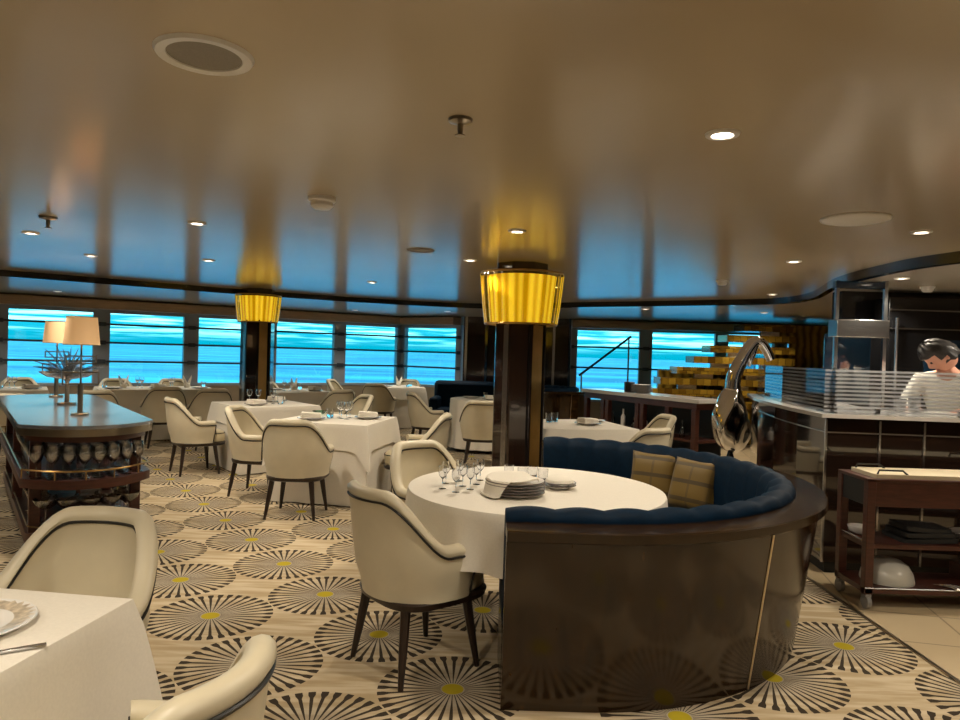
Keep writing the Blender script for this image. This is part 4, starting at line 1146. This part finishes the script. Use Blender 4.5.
# head: shaped ellipsoid with nose, brow, chin; tilted down
hm = Matrix.Translation((.31, -.03, 1.53)) @ Matrix.Rotation(R(-58), 4, 'Z') @ Matrix.Rotation(R(52), 4, 'Y')
def head_pt(th, ph):
    d = Vector((math.cos(ph) * math.cos(th), math.cos(ph) * math.sin(th), math.sin(ph)))
    x, y, z = d.x * .098, d.y * .077, d.z * .122
    if d.x > 0:
        nose = math.exp(-((d.y / .16) ** 2 + ((d.z + .12) / .20) ** 2)); x += .024 * nose
        x -= .010 * math.exp(-(((abs(d.y) - .34) / .14) ** 2 + ((d.z - .10) / .12) ** 2))
        x += .008 * math.exp(-((d.y / .25) ** 2 + ((d.z + .52) / .10) ** 2))
        x += .012 * math.exp(-((d.y / .25) ** 2 + ((d.z + .80) / .16) ** 2))
    if z < 0: y *= 1 - .22 * (-d.z); 
    return hm @ Vector((x, y, z))
n1, n2 = 40, 26
rs = [[head_pt(2 * PI * j / n1, -PI / 2 + PI * (k + .02) / (n2 + .04)) for j in range(n1)] for k in range(n2 + 1)]
MB().rings(rs).build('head', M['skin'], ck, ang=80)
hr_ = []
for k in range(9, n2 + 1):
    row = []
    for j in range(n1):
        th = 2 * PI * j / n1; ph = -PI / 2 + PI * (k + .02) / (n2 + .04)
        front = math.cos(th)
        lim = .42 if front > .35 else (-.05 if front > -.1 else -.6)
        d = Vector((math.cos(ph) * math.cos(th), math.cos(ph) * math.sin(th), math.sin(ph)))
        f = (1.20 + .05 * math.sin(9 * th + 5 * ph) + .04 * math.sin(17 * th - 11 * ph)) if math.sin(ph) > lim else .93
        row.append(hm @ Vector((d.x * .100 * f - .004, d.y * .079 * f, d.z * .124 * f)))
    hr_.append(row)
MB().rings(hr_, cap0=False).build('hair', M['hair'], ck, ang=80)
for s in (-1, 1):
    MB().lathe([(.001, -.006), (.02, -.004), (.026, .004), (.02, .010), (.001, .006)], n=14).build('ear', M['skin'], ck).matrix_basis = hm @ Matrix.Translation((-.005, s * .078, -.01)) @ Matrix.Rotation(R(90), 4, 'X') @ Matrix.Diagonal((.8, 1.25, 1, 1))
    MB().lathe([(.001, -.009), (.007, -.006), (.009, 0), (.007, .006), (.001, .009)], n=12).build('eye', M['matte_black'], ck).matrix_basis = hm @ Matrix.Translation((.085, s * .03, .012))
MB().tube([hm @ Vector((.092, -.022, -.062)), hm @ Vector((.100, 0, -.060)), hm @ Vector((.092, .022, -.062))], .005, 6).build('mouth', pbr('lips', (.40, .13, .10), .5), ck)
# small things behind the glass
for k, (x_, y_, hh) in enumerate(((2.95, 5.2, .14), (3.1, 5.15, .10), (3.25, 5.22, .12))):
    o = MB().lathe([(.03, 0), (.04, .01), (.042, hh), (.036, hh), (.034, .012), (.001, .01)], n=16, cap1=False).build('metal_cup', M['steel']); o.location = (x_, y_, 1.10)
    tag(o, 'small steel cup on the bar behind the striped glass', 'cup', 'steel cups on the bar')

# ================================================================== SERVICE TROLLEY (right)
TX, TY, TW, TD = 2.30, 4.10, 1.30, .35
tr = thing('service_trolley', 'dark mahogany service trolley on castors in front of the bar', 'trolley', (TX, TY, 0))
for u in (.025, TW - .025):
    for v in (.025, TD - .025):
        MB().box((u, v, .43), (.05, .05, .68)).build('post', M['red_wood'], tr, bevel=.004)
        c = MB().tube([(u - .012, v, .045), (u + .012, v, .045)], .042, 16); o = c.build('castor', M['greyplastic'], tr)
        MB().box((u, v, .085), (.036, .05, .03)).build('castor_fork', M['greyplastic'], o, bevel=.004)
MB().box((TW / 2, .02, .685), (TW - .1, .02, .15)).build('front_apron', M['red_wood'], tr)
MB().box((TW / 2, TD - .02, .685), (TW - .1, .02, .15)).build('rear_apron', M['red_wood'], tr)
MB().box((.02, TD / 2, .685), (.02, TD - .1, .15)).build('side_apron', M['matte_black'], tr)
MB().box((TW / 2, TD / 2, .765), (TW, TD, .02)).build('top_board', M['red_wood'], tr, bevel=.003)
MB().box((TW / 2, TD / 2, .375), (TW - .02, TD - .02, .025)).build('middle_shelf', M['red_wood'], tr)
MB().box((TW / 2, TD / 2, .115), (TW, TD, .03)).build('bottom_shelf', M['red_wood'], tr)
MB().tube([(.0, -.004, .132), (TW, -.004, .132)], .004, 6).build('shelf_edge_strip', M['steel'], tr)
MB().tube([(.012, .05, .40), (.012, TD - .05, .40)], .005, 6).build('side_rail', M['steel'], tr)
ty = thing('serving_tray', 'cream tray with dark wire handles on top of the trolley', 'tray', (TX + .06, TY + .03, .775))
MB().prism(rrect(1.2, .29, .02, 4, .6, .145), 0, .022).build('tray_base', M['tray'], ty, ang=30)
for v in (.02, .26):
    MB().tube([(.02, v, .02), (.03, v, .045), (.17, v, .045), (.20, v, .02)], .006, 6).build('wire_handle', M['piping'], ty)
for u in (1.0, ): MB().tube([(u, .26, .02), (u + .01, .26, .045), (u + .15, .26, .045), (u + .17, .26, .02)], .006, 6).build('wire_handle', M['piping'], ty)
o = MB().lathe([(.15, 0), (.15, .012), (.142, .05), (.118, .095), (.075, .125), (.001, .14)], n=32, cap1=False).build('dome_cover', M['lid']); o.location = (TX + .23, TY + .175, .131); tag(o, 'pale dome cover on the bottom shelf of the trolley', 'dome cover')
for k in range(3): 
    plate(TX + .75, TY + .175, .388 + .014 * k, 'white plate stacked on the middle shelf of the trolley', .13, 'plates on the trolley')
o = MB().lathe([(.03, 0), (.06, .02), (.07, .05), (.066, .05), (.05, .02), (.001, .012)], n=24, cap1=False).build('small_bowl', M['china']); o.location = (TX + .1, TY + .26, .388); tag(o, 'small white bowl at the left end of the trolley middle shelf', 'bowl')
cl_ = MB()
for q in range(3):
    cl_.rings([[(px, py, q * .03 + zz + .008 * math.sin(14 * px + 5 * q)) for px, py in rrect(.34 - .03 * q, .25 - .02 * q, .03, 4)] for zz in (0, .005, .022, .027)])
o = cl_.build('folded_dark_cloth', M['matte_black'], ang=50); o.location = (TX + .42, TY + .175, .389); tag(o, 'folded black cloth on the trolley middle shelf', 'cloth')
for k in range(4):
    o = MB().tube([(0, 0, 0), (.07, 0, 0.002), (.12, 0, 0)], [.003, .003, .010], 6).tube([(.12, 0, 0), (.17, 0, .001)], [.010, .004], 6).build('serving_fork', M['steel']); o.location = (TX + .46 + .03 * k, TY + .08, .142); o.rotation_euler = (0, 0, R(-50))
    tag(o, 'steel cutlery piece beside the dome cover on the trolley bottom shelf', 'cutlery', 'cutlery on the trolley')
o = MB().box((0, 0, .05), (.3, .25, .10)).build('wooden_box', M['red_wood'], bevel=.006); o.location = (TX + .85, TY + .185, .131); tag(o, 'reddish wooden box at the right of the trolley bottom shelf', 'box')
